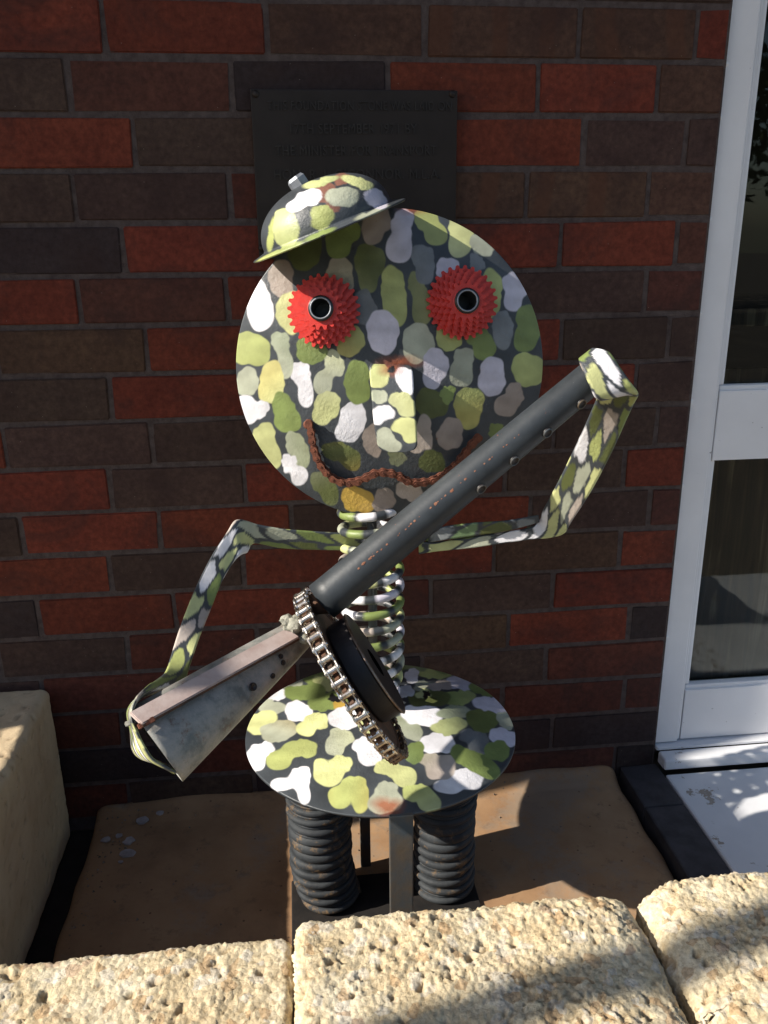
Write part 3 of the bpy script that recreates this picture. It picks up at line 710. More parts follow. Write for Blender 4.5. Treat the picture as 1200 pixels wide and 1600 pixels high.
# ---- helmet
rayh = Vector(ray(516, 358)).normalized()
dirb = (at(628, 312, -.30) - at(405, 405, -.30)).normalized()
hn = dirb.cross(rayh).normalized()
if hn.z < 0: hn = -hn
hn = (hn - rayh * .02).normalized()
hc = at(511, 353, -.305)
hel_blobs = Z(400, 260, 4.615, [('y', [(110, 470, 26, 120, 8)]), ('y', [(190, 612, 190, 30, -24)]), ('G', [(480, 480, 120, 22, -23)]), ('S', [(800, 350, 130, 20, -22)]), ('Y', [(205, 400, 88, 100), (225, 480, 95, 100)]), ('P', [(500, 190, 90, 75)]), ('P', [(560, 290, 60, 40)]), ('P', [(620, 90, 60, 50)]), ('W', [(385, 225, 95, 66, -20), (290, 285, 76, 44, -20)]), ('S', [(625, 220, 120, 78)]), ('L', [(850, 222, 74, 66), (900, 255, 60, 50)]),
                                ('y', [(480, 345, 92, 68), (450, 420, 60, 46)]), ('Y', [(470, 115, 150, 32, -14)]), ('Y', [(745, 118, 135, 40, 16)])])
n = hn; a = n.orthogonal().normalized(); b_ = n.cross(a)
prof = []; Rb = .1035; Rd = .0870; Hd = .0570
for k in range(91):
    t_ = k / 90 * math.pi / 2; prof.append((max(.0002, Rd * math.sin(t_) ** .93), Hd * math.cos(t_) ** .93))
prof[-1] = (Rd, .0008)
prof += [(Rd + (Rb - Rd) * k / 12, -.001 - .004 * (k / 12)) for k in range(1, 13)] + [(Rb + .0016, -.0062), (Rb, -.0078)] + [(Rd - .002 + (Rb - Rd) * (1 - k / 5), -.0032 - .004 * (1 - k / 5)) for k in range(0, 6)]
prof += [(max(.0002, (Rd - .003) * math.sin(t_)), (Hd - .003) * math.cos(t_)) for t_ in [math.pi / 2 * (1 - k / 10) for k in range(1, 11)]]
V, Fc = lathe(prof, hc, hn, 240)
V = np.array([tuple(v) for v in V])
helmet = W('helmet', V, Fc, M_PAINT, sculp, True, paint_px(V, hel_blobs, 11, 1.0, .75, -.8, 6.))
bq = hc + (at(470, 292, -.305) - hc) * .97
W('bolt', *lathe([(0, .016), (.010, .0155), (.0125, .012), (.0125, .0), (.015, -.002), (.015, -.010)], bq, (bq - hc).normalized(), 6), M_BOLT, helmet)

# ---- nose
def ribbon(name, st, mat, parent, thick=.004, wseg=14, seed=1, ls=.045, lt=.026, keys='WYYyGGDSSBW', blobs=None, step=.004, aniso=.35, gap=.16):
    """flat bar through stations (edge A, edge B); smooth along its length"""
    A = [Vector(s[0]) for s in st]; B = [Vector(s[1]) for s in st]
    def cr(P, u):
        i = min(int(u), len(P) - 2); f = u - i; p0 = P[max(i - 1, 0)]; p1 = P[i]; p2 = P[i + 1]; p3 = P[min(i + 2, len(P) - 1)]
        m1 = (p2 - p0) * .5; m2 = (p3 - p1) * .5; f2 = f * f; f3 = f2 * f
        return p1 * (2 * f3 - 3 * f2 + 1) + m1 * (f3 - 2 * f2 + f) + p2 * (-2 * f3 + 3 * f2) + m2 * (f3 - f2)
    us = [0.]
    for i in range(len(st) - 1):
        L = ((A[i + 1] + B[i + 1]) - (A[i] + B[i])).length / 2; k = max(2, int(L / step)); us += [i + (j + 1) / k for j in range(k)]
    pa_ = [cr(A, u) for u in us]; pb_ = [cr(B, u) for u in us]; n = len(us); V = []; S = []; T = []; s = 0
    nrm = []
    for i in range(n):
        t_ = ((pa_[min(i + 1, n - 1)] + pb_[min(i + 1, n - 1)]) - (pa_[max(i - 1, 0)] + pb_[max(i - 1, 0)])).normalized(); w_ = (pb_[i] - pa_[i]).normalized(); nrm.append(t_.cross(w_).normalized())
    ring = [(k / wseg, .5) for k in range(wseg + 1)] + [(1 - k / wseg, -.5) for k in range(wseg + 1)]
    for i in range(n):
        if i: s += ((pa_[i] + pb_[i]) - (pa_[i - 1] + pb_[i - 1])).length / 2
        wd = (pb_[i] - pa_[i]).length
        for (f, sd) in ring:
            e = min(f, 1 - f) * wd; rr = thick * .5; k_ = 1 if e > rr else math.sqrt(max(0, 1 - (1 - e / rr) ** 2)) * .8 + .2
            V.append(pa_[i].lerp(pb_[i], f) + nrm[i] * (sd * thick * k_)); S.append(s); T.append(f * wd)
    m = len(ring); Fc = []
    for i in range(n - 1):
        for k in range(m):
            k2 = (k + 1) % m; Fc.append((i * m + k, i * m + k2, (i + 1) * m + k2, (i + 1) * m + k))
    Fc.append(tuple(range(m - 1, -1, -1))); Fc.append(tuple((n - 1) * m + k for k in range(m)))
    Vn = np.array([tuple(v) for v in V])
    col = paint_px(Vn, blobs, seed, .8, .6) if blobs else paint_cells(np.array(S), np.array(T), ls, lt, seed, gap, keys, aniso)
    return W(name, Vn, Fc, mat, parent, True, col)
def zn(x, y, off): return on_head(560 + x / 5.4545, 540 + y / 5.4545, off)
nose_blobs = Z(560, 540, 5.4545, [('Y', [(175, 255, 82, 108)]), ('W', [(395, 270, 82, 80), (425, 350, 48, 70)]), ('S', [(175, 435, 68, 58)]), ('Y', [(350, 460, 90, 60), (430, 540, 80, 70)]), ('W', [(215, 570, 88, 60), (165, 630, 50, 50)]),
                                  ('Y', [(400, 680, 118, 62), (450, 760, 70, 70)]), ('S', [(230, 790, 75, 85), (300, 860, 60, 45)]), ('R', [(280, 205, 66, 40)]), ('H', [(283, 205, 26, 28)])])
nose = ribbon('nose', [(zn(100, 165, .001), zn(440, 175, .001)), (zn(92, 210, .008), zn(462, 215, .017)), (zn(110, 400, .013), zn(474, 400, .027)), (zn(125, 600, .018), zn(490, 600, .034)), (zn(148, 760, .023), zn(500, 780, .039)),
                       (zn(165, 850, .026), zn(500, 850, .041)), (zn(200, 890, .028), zn(470, 890, .040)), (zn(270, 908, .031), zn(400, 905, .037))], M_PAINT, sculp, .0035, 40, 4, blobs=nose_blobs, step=.0012)

# ---- eyes: stacked freewheel sprockets
def gear_data(rad, teeth, thick, hole=.0155, depth=.0056):
    V = []; prof = []
    for k in range(teeth):
        t0 = 2 * math.pi * k / teeth; w_ = 2 * math.pi / teeth
        for (f, r) in ((-.5, rad - depth), (-.37, rad - depth * .90), (-.25, rad - depth * .55), (-.20, rad - depth * .2), (-.09, rad), (.09, rad), (.20, rad - depth * .2), (.25, rad - depth * .55), (.37, rad - depth * .90)):
            prof.append((t0 + f * w_, r))
    n = len(prof); Fc = []
    for (zz, bev) in ((0, 0), (thick, 0)):
        for (t_, r) in prof: V.append((r * math.cos(t_), r * math.sin(t_), zz))
    for zz in (0, thick):
        for (t_, r) in prof: V.append((hole * math.cos(t_), hole * math.sin(t_), zz))
    for k in range(n):
        k2 = (k + 1) % n
        Fc += [(k, k2, n + k2, n + k), (n + k, n + k2, 3 * n + k2, 3 * n + k), (k2, k, 2 * n + k, 2 * n + k2), (2 * n + k, 3 * n + k, 3 * n + k2, 2 * n + k2)]
    return V, Fc
def orient(o, loc, zdir, spin=0.):
    o.rotation_euler = (Vector(zdir).to_track_quat('Z', 'Y') @ Matrix.Rotation(spin, 3, 'Z').to_quaternion()).to_euler(); o.location = loc
gears = [(28, .0490), (25, .0437), (22, .0382), (19, .0328), (16, .0275)]
gear_me = {}
for (cx_, cy_, hx, hy) in ((507, 487, 502, 482), (720, 474, 728, 471)):
    P = on_head(cx_, cy_, .0); n = head_n(P)
    Q = at(hx, hy, P.y - .033); ax = (Q - P).normalized(); ax = (ax * .75 + n * .25).normalized()
    eye = W('eye', *lathe([(.0135, -.004), (.0135, .034), (.0165, .0345), (.0165, .0375), (.0150, .0385), (.0122, .0385), (.0118, .037), (.0112, .030), (.0112, .004)], P, ax, 40), M_HUB, sculp, True)
    W('lock_ring', *lathe([(.0122, .0386), (.0126, .0396), (.0138, .0396), (.0142, .0386)], P, ax, 40), M_BOLT, eye, True)
    for i, (T_, r_) in enumerate(gears):
        if i not in gear_me: gear_me[i] = mk('sprocket', *gear_data(r_, T_, .0024, .014), M_RED).data
        o = bpy.data.objects.new('sprocket', gear_me[i]); link(o); orient(o, P + ax * (.006 + i * .0062), ax, random.random() * 6); adopt(o, eye)
    W('spacer', *lathe([(.014, .003), (.033, .004), (.020, .026), (.0195, .0331), (.014, .0334)], P, ax, 36), M_RED, eye, True)
for o in [o for o in C.objects if o.name.startswith('sprocket') and o.parent is None]: bpy.data.objects.remove(o)

# ---- chains
def link_data(pitch, ph, th, off, rl_r, rl_w, rollers=True):
    """two figure-eight plates (and the rollers between them); x along the chain, z along the pins"""
    V = []; Fc = []
    for sgn in (-1, 1):
        prof = []
        for s in (1, -1):
            for k in range(9):
                t_ = -math.pi / 2 + math.pi * k / 8
                if s < 0: t_ += math.pi
                prof.append((s * pitch / 2 + ph / 2 * math.cos(t_), ph / 2 * math.sin(t_)))
            prof.append((0, s * ph * .36))
        n = len(prof)
        for zz in (off, off + th):
            for (x, y) in prof: V.append((x, y, sgn * zz))
        b0 = len(V) - 2 * n
        Fc += [tuple(b0 + k for k in range(n)), tuple(b0 + n + k for k in range(n - 1, -1, -1))]
        Fc += [(b0 + k, b0 + (k + 1) % n, b0 + n + (k + 1) % n, b0 + n + k) for k in range(n)]
        for s in (1, -1):     # rivet ends
            if not rollers:
                b1 = len(V)
                for zz in (off + th, off + th * 1.8):
                    for k in range(8): V.append((s * pitch / 2 + ph * .2 * math.cos(k * math.pi / 4), ph * .2 * math.sin(k * math.pi / 4), sgn * zz))
                Fc += [(b1 + k, b1 + (k + 1) % 8, b1 + 8 + (k + 1) % 8, b1 + 8 + k) for k in range(8)] + [tuple(b1 + 8 + k for k in range(8))]
    if rollers:
        for s in (1, -1):
            b1 = len(V)
            for zz in (-rl_w / 2, rl_w / 2):
                for k in range(14): V.append((s * pitch / 2 + rl_r * math.cos(k * math.pi / 7), rl_r * math.sin(k * math.pi / 7), zz))
            Fc += [(b1 + k, b1 + (k + 1) % 14, b1 + 14 + (k + 1) % 14, b1 + 14 + k) for k in range(14)]
    return V, Fc
def link_mesh(nm, args, mat):
    V, Fc = link_data(*args); me = bpy.data.meshes.new(nm); me.from_pydata(V, [], Fc); me.materials.append(mat)
    bm = bmesh.new(); bm.from_mesh(me); bmesh.ops.recalc_face_normals(bm, faces=bm.faces); bm.to_mesh(me); bm.free(); return me
def place_link(me, a, b, z, parent):
    x = (b - a).normalized(); z = (z - x * z.dot(x)).normalized(); y = z.cross(x)
    m = Matrix(((x.x, y.x, z.x), (x.y, y.y, z.y), (x.z, y.z, z.z)))
    o = bpy.data.objects.new('link', me); link(o); o.location = (a + b) / 2; o.rotation_euler = m.to_euler(); adopt(o, parent); return o
# mouth
mp_ = [(312, 662), (322, 700), (326, 740), (340, 785), (360, 825), (395, 862), (440, 882), (480, 880), (515, 866), (545, 848), (590, 842), (635, 850), (665, 872), (705, 882), (760, 876), (810, 852), (850, 818), (885, 775), (912, 738), (950, 700)]
mpts = []
for (x, y) in mp_: mpts.append(on_head(350 + x / 2.353, 380 + y / 2.353, .010))
seglen = 0; res_ = [mpts[0]]; pitch = .0127; i = 0; cur = mpts[0].copy(); rest = pitch; j = 1
while j < len(mpts):
    d = (mpts[j] - cur).length
    if d < rest: rest -= d; cur = mpts[j].copy(); j += 1
    else: cur = cur + (mpts[j] - cur).normalized() * rest; res_.append(cur.copy()); rest = pitch
mth = W('mouth_chain', *lathe([(0, .012), (.005, .0115), (.0062, .009), (.0062, -.004)], on_head(350 + 312 / 2.353, 380 + 662 / 2.353, 0), head_n(mpts[0]), 10), M_RUSTCHAIN, sculp, True)
li = link_mesh('link', (pitch, .0100, .0012, .0016, .0040, .0032, True), M_RUSTCHAIN); lo = link_mesh('link', (pitch, .0104, .0012, .0032, 0, 0, False), M_RUSTCHAIN)
for k in range(len(res_) - 1): place_link(lo if k % 2 else li, res_[k], res_[k + 1], head_n(res_[k]), mth)

# ---- neck spring
def helix(c, rad, z0, z1, pitch, r0=0, seg=30, jit=0.):
    n = int((z1 - z0) / pitch * seg); out = []
    for i in range(n + 1):
        t_ = i / seg * 2 * math.pi + r0; rr = rad(i / n) if callable(rad) else rad
        out.append(Vector((c[0] + rr * math.cos(t_), c[1] + rr * math.sin(t_), z0 + pitch * i / seg)))
    return out
pts = helix((.107, -.250), lambda f: .044 * (1 - .22 * max(0, 1 - f * 6)), .352, .690, .0262, 2.6, 48)
V, Fc = tube_data(pts, .0066, 12)
rs = np.random.RandomState(9); bands = []; s = 0
while s < 5:
    k = rs.choice(list('WYyGSLBW')); l_ = rs.uniform(.016, .026); bands.append((s, s + l_, np.array(PAL[k]))); s += l_ + rs.uniform(.005, .016)
col = np.tile(BASE * .8, (len(V), 1)); dl = (pts[1] - pts[0]).length
for i in range(len(pts)):
    si = i * dl
    for (a0, a1, cc) in bands:
        if a0 <= si < a1: col[i * 12:(i + 1) * 12] = cc; break
W('neck_spring', V, Fc, M_PAINT, sculp, True, col)
W('neck_rod', *tube_data([(.107, -.246, .335), (.109, -.250, .70)], .0075, 10), M_BAR, sculp, True)

# ---- legs
for (x, y, sx_) in ((.0125, -.293, -1), (.218, -.291, 1)):
    pts = []; n = 18 * 40; p_ = .0176
    for i in range(n + 1):
        t_ = i / 40 * 2 * math.pi + (0 if sx_ < 0 else 1); zz = .004 + p_ * i / 40 * .985
        off = .016 * max(0, 1 - zz / .07) ** 1.1 if sx_ < 0 else .002 * max(0, 1 - zz / .05)
        rr = .0445 - .003 * max(0, 1 - zz / .05)
        wob = .0012 * math.sin(i / 40 * 2.1 + x * 50)
        pts.append(Vector((x + off + wob + rr * math.cos(t_), y + rr * math.sin(t_), zz)))
    lg = W('leg', *tube_data(pts, .0078, 14, sx=.84, sy=1.15), M_LEG, sculp, True)
    p2 = [Vector((p.x - (p.x - x) * .015, p.y - (p.y - y) * .015, p.z + p_ * .5)) for p in pts[:-40]]
    W('rib', *tube_data(p2, .0046, 10, sx=.7, sy=1.3), M_LEG, lg, True)
    W('leg_core', *tube_data([(x, y, .0), (x, y, .31)], .036, 20), M_BASEPLATE, sculp, True)
box('base_plate', (-.040, -.45, .001), (.272, -.250, .006), M_BASEPLATE, sculp, .002)  # dark steel plate; shadow by the feet is put into its colour and reach
box('front_support_bar', (.1035, -.500, -.03), (.1365, -.4925, .318), M_BAR, sculp, .0015)
box('rear_support_bar', (.082, -.226, .0), (.100, -.219, .322), M_BAR, sculp, .0015)

# ---- arms
GD = 1.0886                                  # how far the gun lies in front of the camera
def dp(P): return (Vector(P) - Vector(CAM)).dot(Vector(_fw))
def z3(x, y, Y): return at(190 + x / 2.353, 780 + y / 2.353, Y)
def z4(x, y, Y): return at(640 + x / 3.158, 520 + y / 3.158, Y)
Ys = -.268
def q3(x, y, d): return atd(190 + x / 2.353, 780 + y / 2.353, d)
def q4(x, y, d): return atd(640 + x / 3.158, 520 + y / 3.158, d)
arm = ribbon('left_arm', [(at(580, 836, -.250), at(580, 862, -.250)), (z3(830, 125, -.262), z3(840, 188, -.262)), (z3(700, 117, -.268), z3(710, 186, -.268)), (z3(590, 108, -.272), z3(590, 180, -.272)), (z3(500, 92, -.276), z3(500, 163, -.276)),
                          (q3(462, 80, 1.218), q3(475, 170, 1.222)), (q3(436, 74, 1.208), q3(462, 196, 1.214)), (q3(412, 82, 1.203), q3(440, 205, 1.196)), (q3(385, 125, 1.195), q3(412, 232, 1.186)), (q3(330, 210, 1.17), q3(368, 305, 1.16)), (q3(270, 330, 1.135), q3(330, 400, 1.13)), (q3(215, 470, 1.09), q3(290, 500, 1.09)),
                          (q3(180, 580, 1.055), q3(262, 580, 1.06)), (q3(160, 635, 1.02), q3(240, 650, 1.04)), (q3(130, 662, .98), q3(232, 700, 1.03)), (q3(95, 690, .94), q3(180, 705, 1.02)), (q3(55, 735, .905), q3(80, 722, 1.005)),
                          (q3(36, 800, .893), q3(26, 775, .99)), (q3(60, 868, .888), q3(36, 850, .985)), (q3(88, 920, .888), q3(42, 918, .98)), (q3(115, 958, .89), q3(72, 950, .98)), (q3(160, 985, .893), q3(125, 964, .98)), (q3(200, 1005, .90), q3(180, 990, .98))],
             M_PAINT, sculp, .0045, 22, 21, .050, .0195, step=.003)
arm['label'] = 'thin camouflage arm bent down to the butt of the gun'
arm2 = ribbon('right_arm', [(at(655, 846, -.250), at(655, 866, -.250)), (z4(140, 1030, -.262), z4(140, 1078, -.264)), (z4(300, 1006, -.270), z4(300, 1062, -.272)), (z4(480, 980, -.276), z4(480, 1036, -.278)), (z4(590, 960, -.280), z4(600, 1020, -.282)),
                           (q4(640, 925, 1.268), q4(690, 1012, 1.27)), (q4(655, 880, 1.255), q4(762, 990, 1.262)), (q4(690, 815, 1.242), q4(800, 930, 1.25)), (q4(760, 680, 1.21), q4(900, 775, 1.215)), (q4(850, 490, 1.17), q4(1000, 585, 1.175)),
                           (q4(905, 365, 1.14), q4(1070, 430, 1.145)), (q4(935, 300, 1.115), q4(1110, 345, 1.12)), (q4(955, 285, 1.08), q4(1128, 310, 1.085)), (q4(948, 330, 1.052), q4(1122, 285, 1.055)), (q4(915, 320, 1.042), q4(1095, 250, 1.042)),
                           (q4(885, 255, 1.040), q4(1035, 165, 1.040)), (q4(858, 195, 1.042), q4(985, 95, 1.042)), (q4(840, 155, 1.050), q4(925, 78, 1.050)), (q4(835, 135, 1.064), q4(905, 80, 1.064))],
              M_PAINT, sculp, .0045, 22, 33, .050, .0185, step=.003)
arm2['label'] = 'thin camouflage arm bent up and wrapped over the muzzle of the gun'
ribbon('arm_flange', [(at(665, 838, -.272), at(665, 848, -.242)), (z4(140, 962, -.274), z4(140, 1028, -.274)), (z4(300, 938, -.278), z4(300, 1004, -.278)), (z4(480, 925, -.282), z4(480, 978, -.282)), (z4(635, 898, -.287), z4(640, 935, -.287))],
       M_PAINT, arm2, .003, 12, 44, .040, .03, 'GDgA', step=.004)  # inner face: its shade is put in as dark stones only

# ================================================================== GUN
gun = thing('scrap_metal_gun', atd(545, 1055, GD), 'scrap metal toy gun with grey tube barrel and chain wrapped sprocket held by the figure', 'gun')
gd3 = (Vector(_rt) * .77 + Vector(_up) * .636 - Vector(_fw) * .10).normalized()
T0 = atd(503, 940, GD); depth0 = (T0 - Vector(CAM)).dot(Vector(_fw))
T1 = atd(938, 578, GD)
gdir = (T1 - T0).normalized(); 
Ls = (T1 - T0).length; npt = 26
pts = [T0 + gdir * (Ls * i / (npt - 1)) for i in range(npt)]
W('barrel', *tube_data(pts, [.0262 - .0046 * i / (npt - 1) for i in range(npt)], 48), M_TUBE, gun, True)
pr = gdir.cross(Vector((0, 1, 0))).normalized()
if pr.z > 0: pr = -pr
for (x_, y_) in ((906, 625), (852, 670), (800, 714), (748, 758)):
    P = atd(x_, y_, GD - .02); s_ = (P - T0).dot(gdir); rb = .0262 - .0046 * s_ / Ls
    base = T0 + gdir * s_; vdir = (Vector(CAM) - base); vdir = (vdir - gdir * vdir.dot(gdir)).normalized()
    dn = (pr * .70 + vdir * .72).normalized(); O = base + dn * (rb - .003)
    W('barrel_hole', *lathe([(.0072, .0), (.0074, .0035), (.0066, .0048), (.0054, .0046), (.0050, .0038), (.0, .0037)], O, dn, 20), M_BLACK, gun, True)
    W('hole_rim', *lathe([(.0054, .0048), (.0058, .0056), (.0068, .0052), (.0072, .0038)], O, dn, 20), M_BAR, gun, True)
# seam flange under the barrel
fl0 = T0 + gdir * .02; fdir = (pr * .96 - Vector((0, -1, 0)) * .28).normalized()
st_ = []
for k in range(12):
    f = k / 11; o_ = T0 + gdir * (.03 + (Ls - .06) * f); rb = .0262 - .0046 * f
    st_.append((o_ + fdir * (rb - .002), o_ + fdir * (rb + .0035 + .001 * math.sin(k))))
ribbon('barrel_seam', st_, M_TUBE, gun, .0018, 4, 3)
V = []; Fc = []
for k in range(46):
    f = .10 + .62 * (k / 46) + random.uniform(-.006, .006); rb = .0262 - .0046 * f
    if random.random() < .25: continue
    if k < 6: f = .14 + .05 * random.random()
    o_ = T0 + gdir * (Ls * f); vd_ = Vector(CAM) - o_; vd_ = (vd_ - gdir * vd_.dot(gdir)).normalized(); up_ = gdir.cross(vd_)
    if up_.z < 0: up_ = -up_
    an = .12 + random.uniform(-.03, .03); nn = vd_ * math.cos(an) + up_ * math.sin(an); r_ = random.uniform(.0005, .0013) * (1.7 if k < 6 or random.random() < .15 else 1); tt = nn.cross(gdir); n0 = len(V)
    for q_ in range(6): V.append(o_ + nn * (rb + .0002) + (gdir * math.cos(q_ * 1.047) * 1.6 + tt * math.sin(q_ * 1.047)) * r_ * random.uniform(.7, 1.2))
    V.append(o_ + nn * (rb + .0005)); Fc += [(n0 + q_, n0 + (q_ + 1) % 6, n0 + 6) for q_ in range(6)]
W('rust_specks', V, Fc, simple('rust_speck', (.17, .065, .035), (.30, .15, .10), 90, .9, 0), gun)['kind'] = 'stuff'
# sprocket + chain
GC = atd(549, 1053, GD); RS = (atd(462, 925, GD) - atd(630, 1185, GD)).length / 2 * .94
e1 = (atd(628, 1187, GD) - atd(464, 925, GD)).normalized()
ax = gdir - e1 * gdir.dot(e1); ax.normalize()
# lean the disc so a little of its muzzle side shows
vd = (Vector(CAM) - GC).normalized(); q = vd - e1 * vd.dot(e1); q.normalize()
perp = q.cross(e1).normalized()
if perp.dot(gdir) < 0: perp = -perp
ax = (perp * math.cos(R(8)) + q * math.sin(R(8))).normalized(); e2 = ax.cross(e1).normalized()
NL = 2 * round(math.pi * RS / .0159); pl_ = 2 * RS * math.sin(math.pi / NL)
V, Fc = gear_data(RS + .0035, NL, .0055, .012, .0085)
o = mk('sprocket_plate', V, Fc, M_RUSTY); orient(o, GC - ax * .00275, ax); adopt(o, gun)
ch = W('chain_guide_ring', *lathe([(RS - .012, -.0035), (RS - .006, -.0035), (RS - .006, .0035), (RS - .012, .0035)], GC, ax, 64, True), M_RUSTY, gun, True)
gi = {}
for nm, mt in (('c', M_CHAIN), ('r', M_PIN)):
    gi[nm] = (link_mesh('link', (pl_, .0118, .0015, .0056, .0046, .0112, True), mt), link_mesh('link', (pl_, .0118, .0015, .0074, 0, 0, False), mt))
for k in range(NL):
    t0, t1 = 2 * math.pi * k / NL, 2 * math.pi * (k + 1) / NL
    a_ = GC + (e1 * math.cos(t0) + e2 * math.sin(t0)) * RS; b2 = GC + (e1 * math.cos(t1) + e2 * math.sin(t1)) * RS
    rust_shade = math.cos((t0 + t1) / 2) > .80  # lowest links: shade is put into the steel colour along with rust
    place_link(gi['r' if rust_shade else 'c'][k % 2], a_, b2, ax, ch)
DC = GC + ax * .004 + e1 * .004
drum = W('magazine_drum', *lathe([(.02, .0), (.069, .0), (.071, .003), (.071, .026), (.073, .0275), (.073, .0295), (.070, .0305), (.02, .0305)], DC, ax, 72), M_BLACK, gun)
W('drum_rim', *lathe([(.0732, .0277), (.0740, .0286), (.0732, .0297), (.0715, .0307), (.070, .0307)], DC, ax, 72), M_PIN, drum, True)
W('barrel_bracket', *tube_data([GC - e1 * .10 + ax * .0, T0 + gdir * .006], [.010, .022], 16), M_RUSTY, gun, True)
# stock: tapered sheet cone open at the butt
S0 = atd(474, 986, GD); S1 = atd(243, 1164, GD - .16); sd = (S1 - S0).normalized(); V = []; Fc = []; ns = 60; n = 40
sv = (Vector(CAM) - S0); sv = (sv - sd * sv.dot(sd)).normalized(); sn = sd.cross(sv)
if sn.z < 0: sn = -sn
Lk = (S1 - S0).length
cc_ = Vector(CAM) - S1; al_ = cc_.dot(sd) / cc_.dot(sv) * .92
for side in (0, 1):
    for i in range(n):
        f = i / (n - 1); r_ = .0195 + (.0500 - .0195) * f ** .92 - side * .002
        for k in range(ns):
            t_ = 2 * math.pi * k / ns; rr = r_
            cz = math.cos(t_); sz = math.sin(t_)
            dn_ = .006 * math.exp(-((f - .42) / .12) ** 2 - ((t_ - 1.75) / .5) ** 2)
            V.append(S0 + sd * (Lk * f + f * al_ * rr * .74 * sz) + sn * (rr * cz) + sv * ((rr * .74 - dn_) * sz))
for side in (0, 1):
    for i in range(n - 1):
        for k in range(ns):
            k2 = (k + 1) % ns; b0 = side * n * ns; Fc.append((b0 + i * ns + k, b0 + i * ns + k2, b0 + (i + 1) * ns + k2, b0 + (i + 1) * ns + k))
for k in range(ns):
    k2 = (k + 1) % ns; Fc.append(((n - 1) * ns + k, (n - 1) * ns + k2, n * ns + (n - 1) * ns + k2, n * ns + (n - 1) * ns + k)); Fc.append((k, k2, n * ns + k2, n * ns + k))
stock = W('stock', V, Fc, M_STOCK, gun, True)
bm = bmesh.new(); bm.from_mesh(stock.data); bmesh.ops.recalc_face_normals(bm, faces=bm.faces); bm.to_mesh(stock.data); bm.free()
ra0, ra1 = atd(458, 990, GD - .03), atd(212, 1124, GD - .20); rd = (ra1 - ra0).normalized(); rv = (Vector(CAM) - ra0); rv = (rv - rd * rv.dot(rd)).normalized(); rn = rd.cross(rv)
if rn.z < 0: rn = -rn
def bar(name, a, b, u, v, wu, wv, mat, parent):
    V = [p + u * (wu * i / 2) + v * (wv * j / 2) for p in (a, b) for (i, j) in ((-1, -1), (1, -1), (1, 1), (-1, 1))]
    o = W(name, V, [(0, 1, 2, 3), (7, 6, 5, 4), (0, 4, 5, 1), (1, 5, 6, 2), (2, 6, 7, 3), (3, 7, 4, 0)], mat, parent)
    bm = bmesh.new(); bm.from_mesh(o.data); bmesh.ops.recalc_face_normals(bm, faces=bm.faces); bmesh.ops.bevel(bm, geom=bm.edges[:], offset=min(wu, wv) * .2, segments=2, affect='EDGES'); bm.to_mesh(o.data); bm.free(); return o
rail = bar('stock_rail', ra0, ra1, (rn * .80 - rv * .60).normalized(), (rv * .80 + rn * .60).normalized(), .0215, .005, M_RAIL, gun)
bar('rail_edge', ra0 - rn * .0095 + rv * .002, ra1 - rn * .0095 + rv * .002, rn, rv, .003, .010, M_RUSTY, rail)
tb0 = atd(216, 1136, GD - .205); bar('rust_tab', tb0, atd(241, 1123, GD - .195), rn, rv, .006, .004, M_RUSTCHAIN, gun)
bar('rail_web', ra0 - rv * .012, ra1 - rv * .018, rn, rv, .006, .022, M_STOCK, gun)
for (x_, y_, r_) in ((385, 1081, .0045), (434, 1051, .003), (461, 1022, .003), (457, 1012, .0028)):
    P = atd(x_, y_, GD - .08); s_ = (P - S0).dot(sd); f = s_ / Lk; rr = .0195 + .0305 * f ** .92; h_ = (P - S0).dot(sn); h_ = max(-rr * .95, min(rr * .95, h_)); v_ = math.sqrt(max(0, 1 - (h_ / rr) ** 2)) * rr * .74
    dn = (sn * (h_ / rr) * .74 + sv * (v_ / rr / .74)).normalized(); O = S0 + sd * s_ + sn * h_ + sv * (v_ + .0002)
    W('rivet_hole', *lathe([(r_ * 1.15, -.001), (r_ * 1.1, .0006), (r_ * .85, .0007), (r_ * .8, .0001), (0, 0)], O, dn, 14), M_BLACK, stock, True)
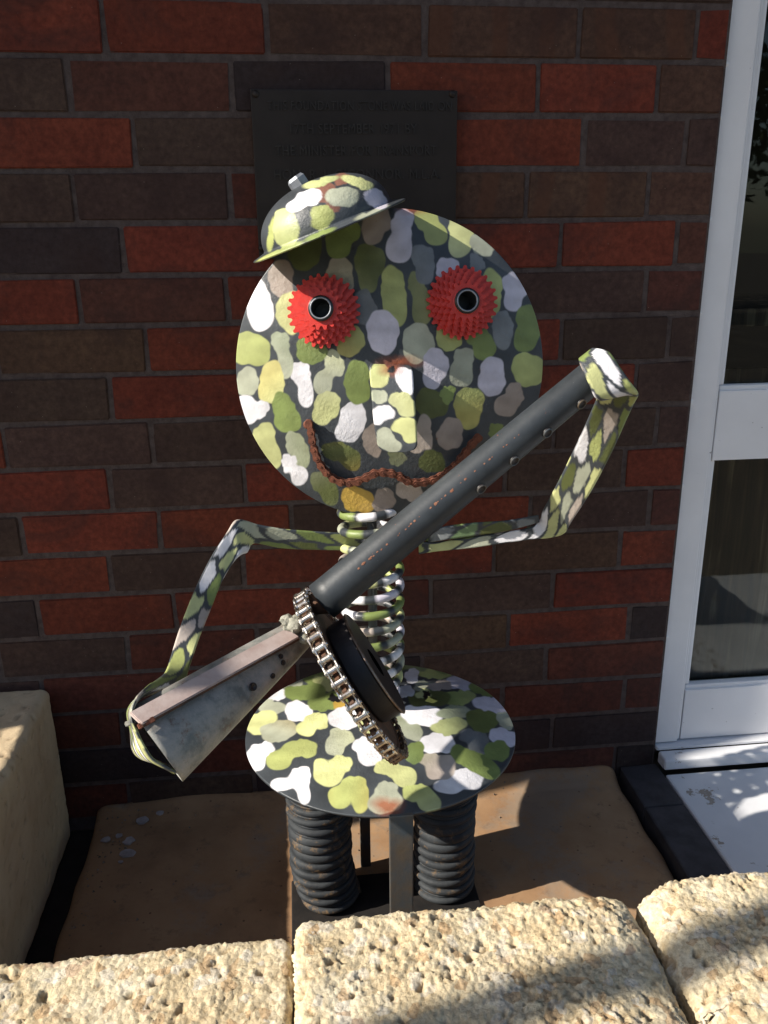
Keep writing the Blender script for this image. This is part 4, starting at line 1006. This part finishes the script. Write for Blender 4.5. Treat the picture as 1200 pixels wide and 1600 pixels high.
# lumpy weld between stock and sprocket
bm = bmesh.new()
for k in range(16):
    P = atd(462 + random.uniform(-14, 20), 984 + random.uniform(-17, 20), GD - .005 - random.uniform(0, .025))
    r_ = random.uniform(.006, .012); mm_ = Matrix.Translation(P) @ Matrix.Rotation(random.random() * 3, 4, 'X') @ Matrix.Diagonal((1, random.uniform(.6, 1), random.uniform(.5, .9), 1))
    bmesh.ops.create_icosphere(bm, subdivisions=3, radius=r_, matrix=mm_)
for v in bm.verts: v.co += Vector([noise.noise(v.co * 190 + Vector((i * 7, 0, 0))) * .0035 for i in range(3)])
wl = bm_obj('weld', bm, M_WELD, None, True); adopt(wl, gun)

# ------------------------------------------------------------------ garden behind the camera (seen reflected in the glass)
M_LEAFG = simple('garden_leaf', (.035, .06, .018), (.07, .10, .035), 3, .6, 0)
M_BARK = simple('garden_bark', (.07, .05, .035), (.13, .10, .075), 8, .9, .5, .006)
rs = np.random.RandomState(5)
spots = [(-4.5, -9.5, 4.6, 'spreading garden tree behind the camera, left of the other trees'), (.4, -11.5, 5.4, 'tallest leafy garden tree straight behind the camera'), (5.0, -9.0, 4.4, 'round garden tree behind the camera facing the glazed door'),
         (9.5, -10.5, 5.0, 'dark garden tree behind the camera at far right')]
for (x, y, h, lb) in spots:
    t_ = thing('garden_tree', (x, y, -.06), lb, 'tree', 'garden trees behind the camera')
    W('trunk', *tube_data([(x, y, -.06), (x + .1, y, h * .3), (x - .05, y + .1, h * .65)], [.17, .13, .05], 12), M_BARK, t_, True)
    V = []; Fc = []
    cl = [(x + rs.normal() * h * .22, y + rs.normal() * h * .2, h * rs.uniform(.38, .95), rs.uniform(.5, .95)) for _ in range(22)]
    for k in range(5200):
        a0, b0, c0, r0 = cl[rs.randint(len(cl))]; d = rs.normal(size=3); d /= np.linalg.norm(d); p = np.array([a0, b0, c0]) + d * r0 * rs.uniform(.6, 1.05)
        u = rs.normal(size=3); u /= np.linalg.norm(u); v = np.cross(u, d); v /= max(np.linalg.norm(v), .01); n0 = len(V); q_ = rs.uniform(.05, .11)
        V += [p - u * q_, p + v * q_ * .55, p + u * q_, p - v * q_ * .55]; Fc.append((n0, n0 + 1, n0 + 2, n0 + 3))
    W('crown', V, Fc, M_LEAFG, t_)
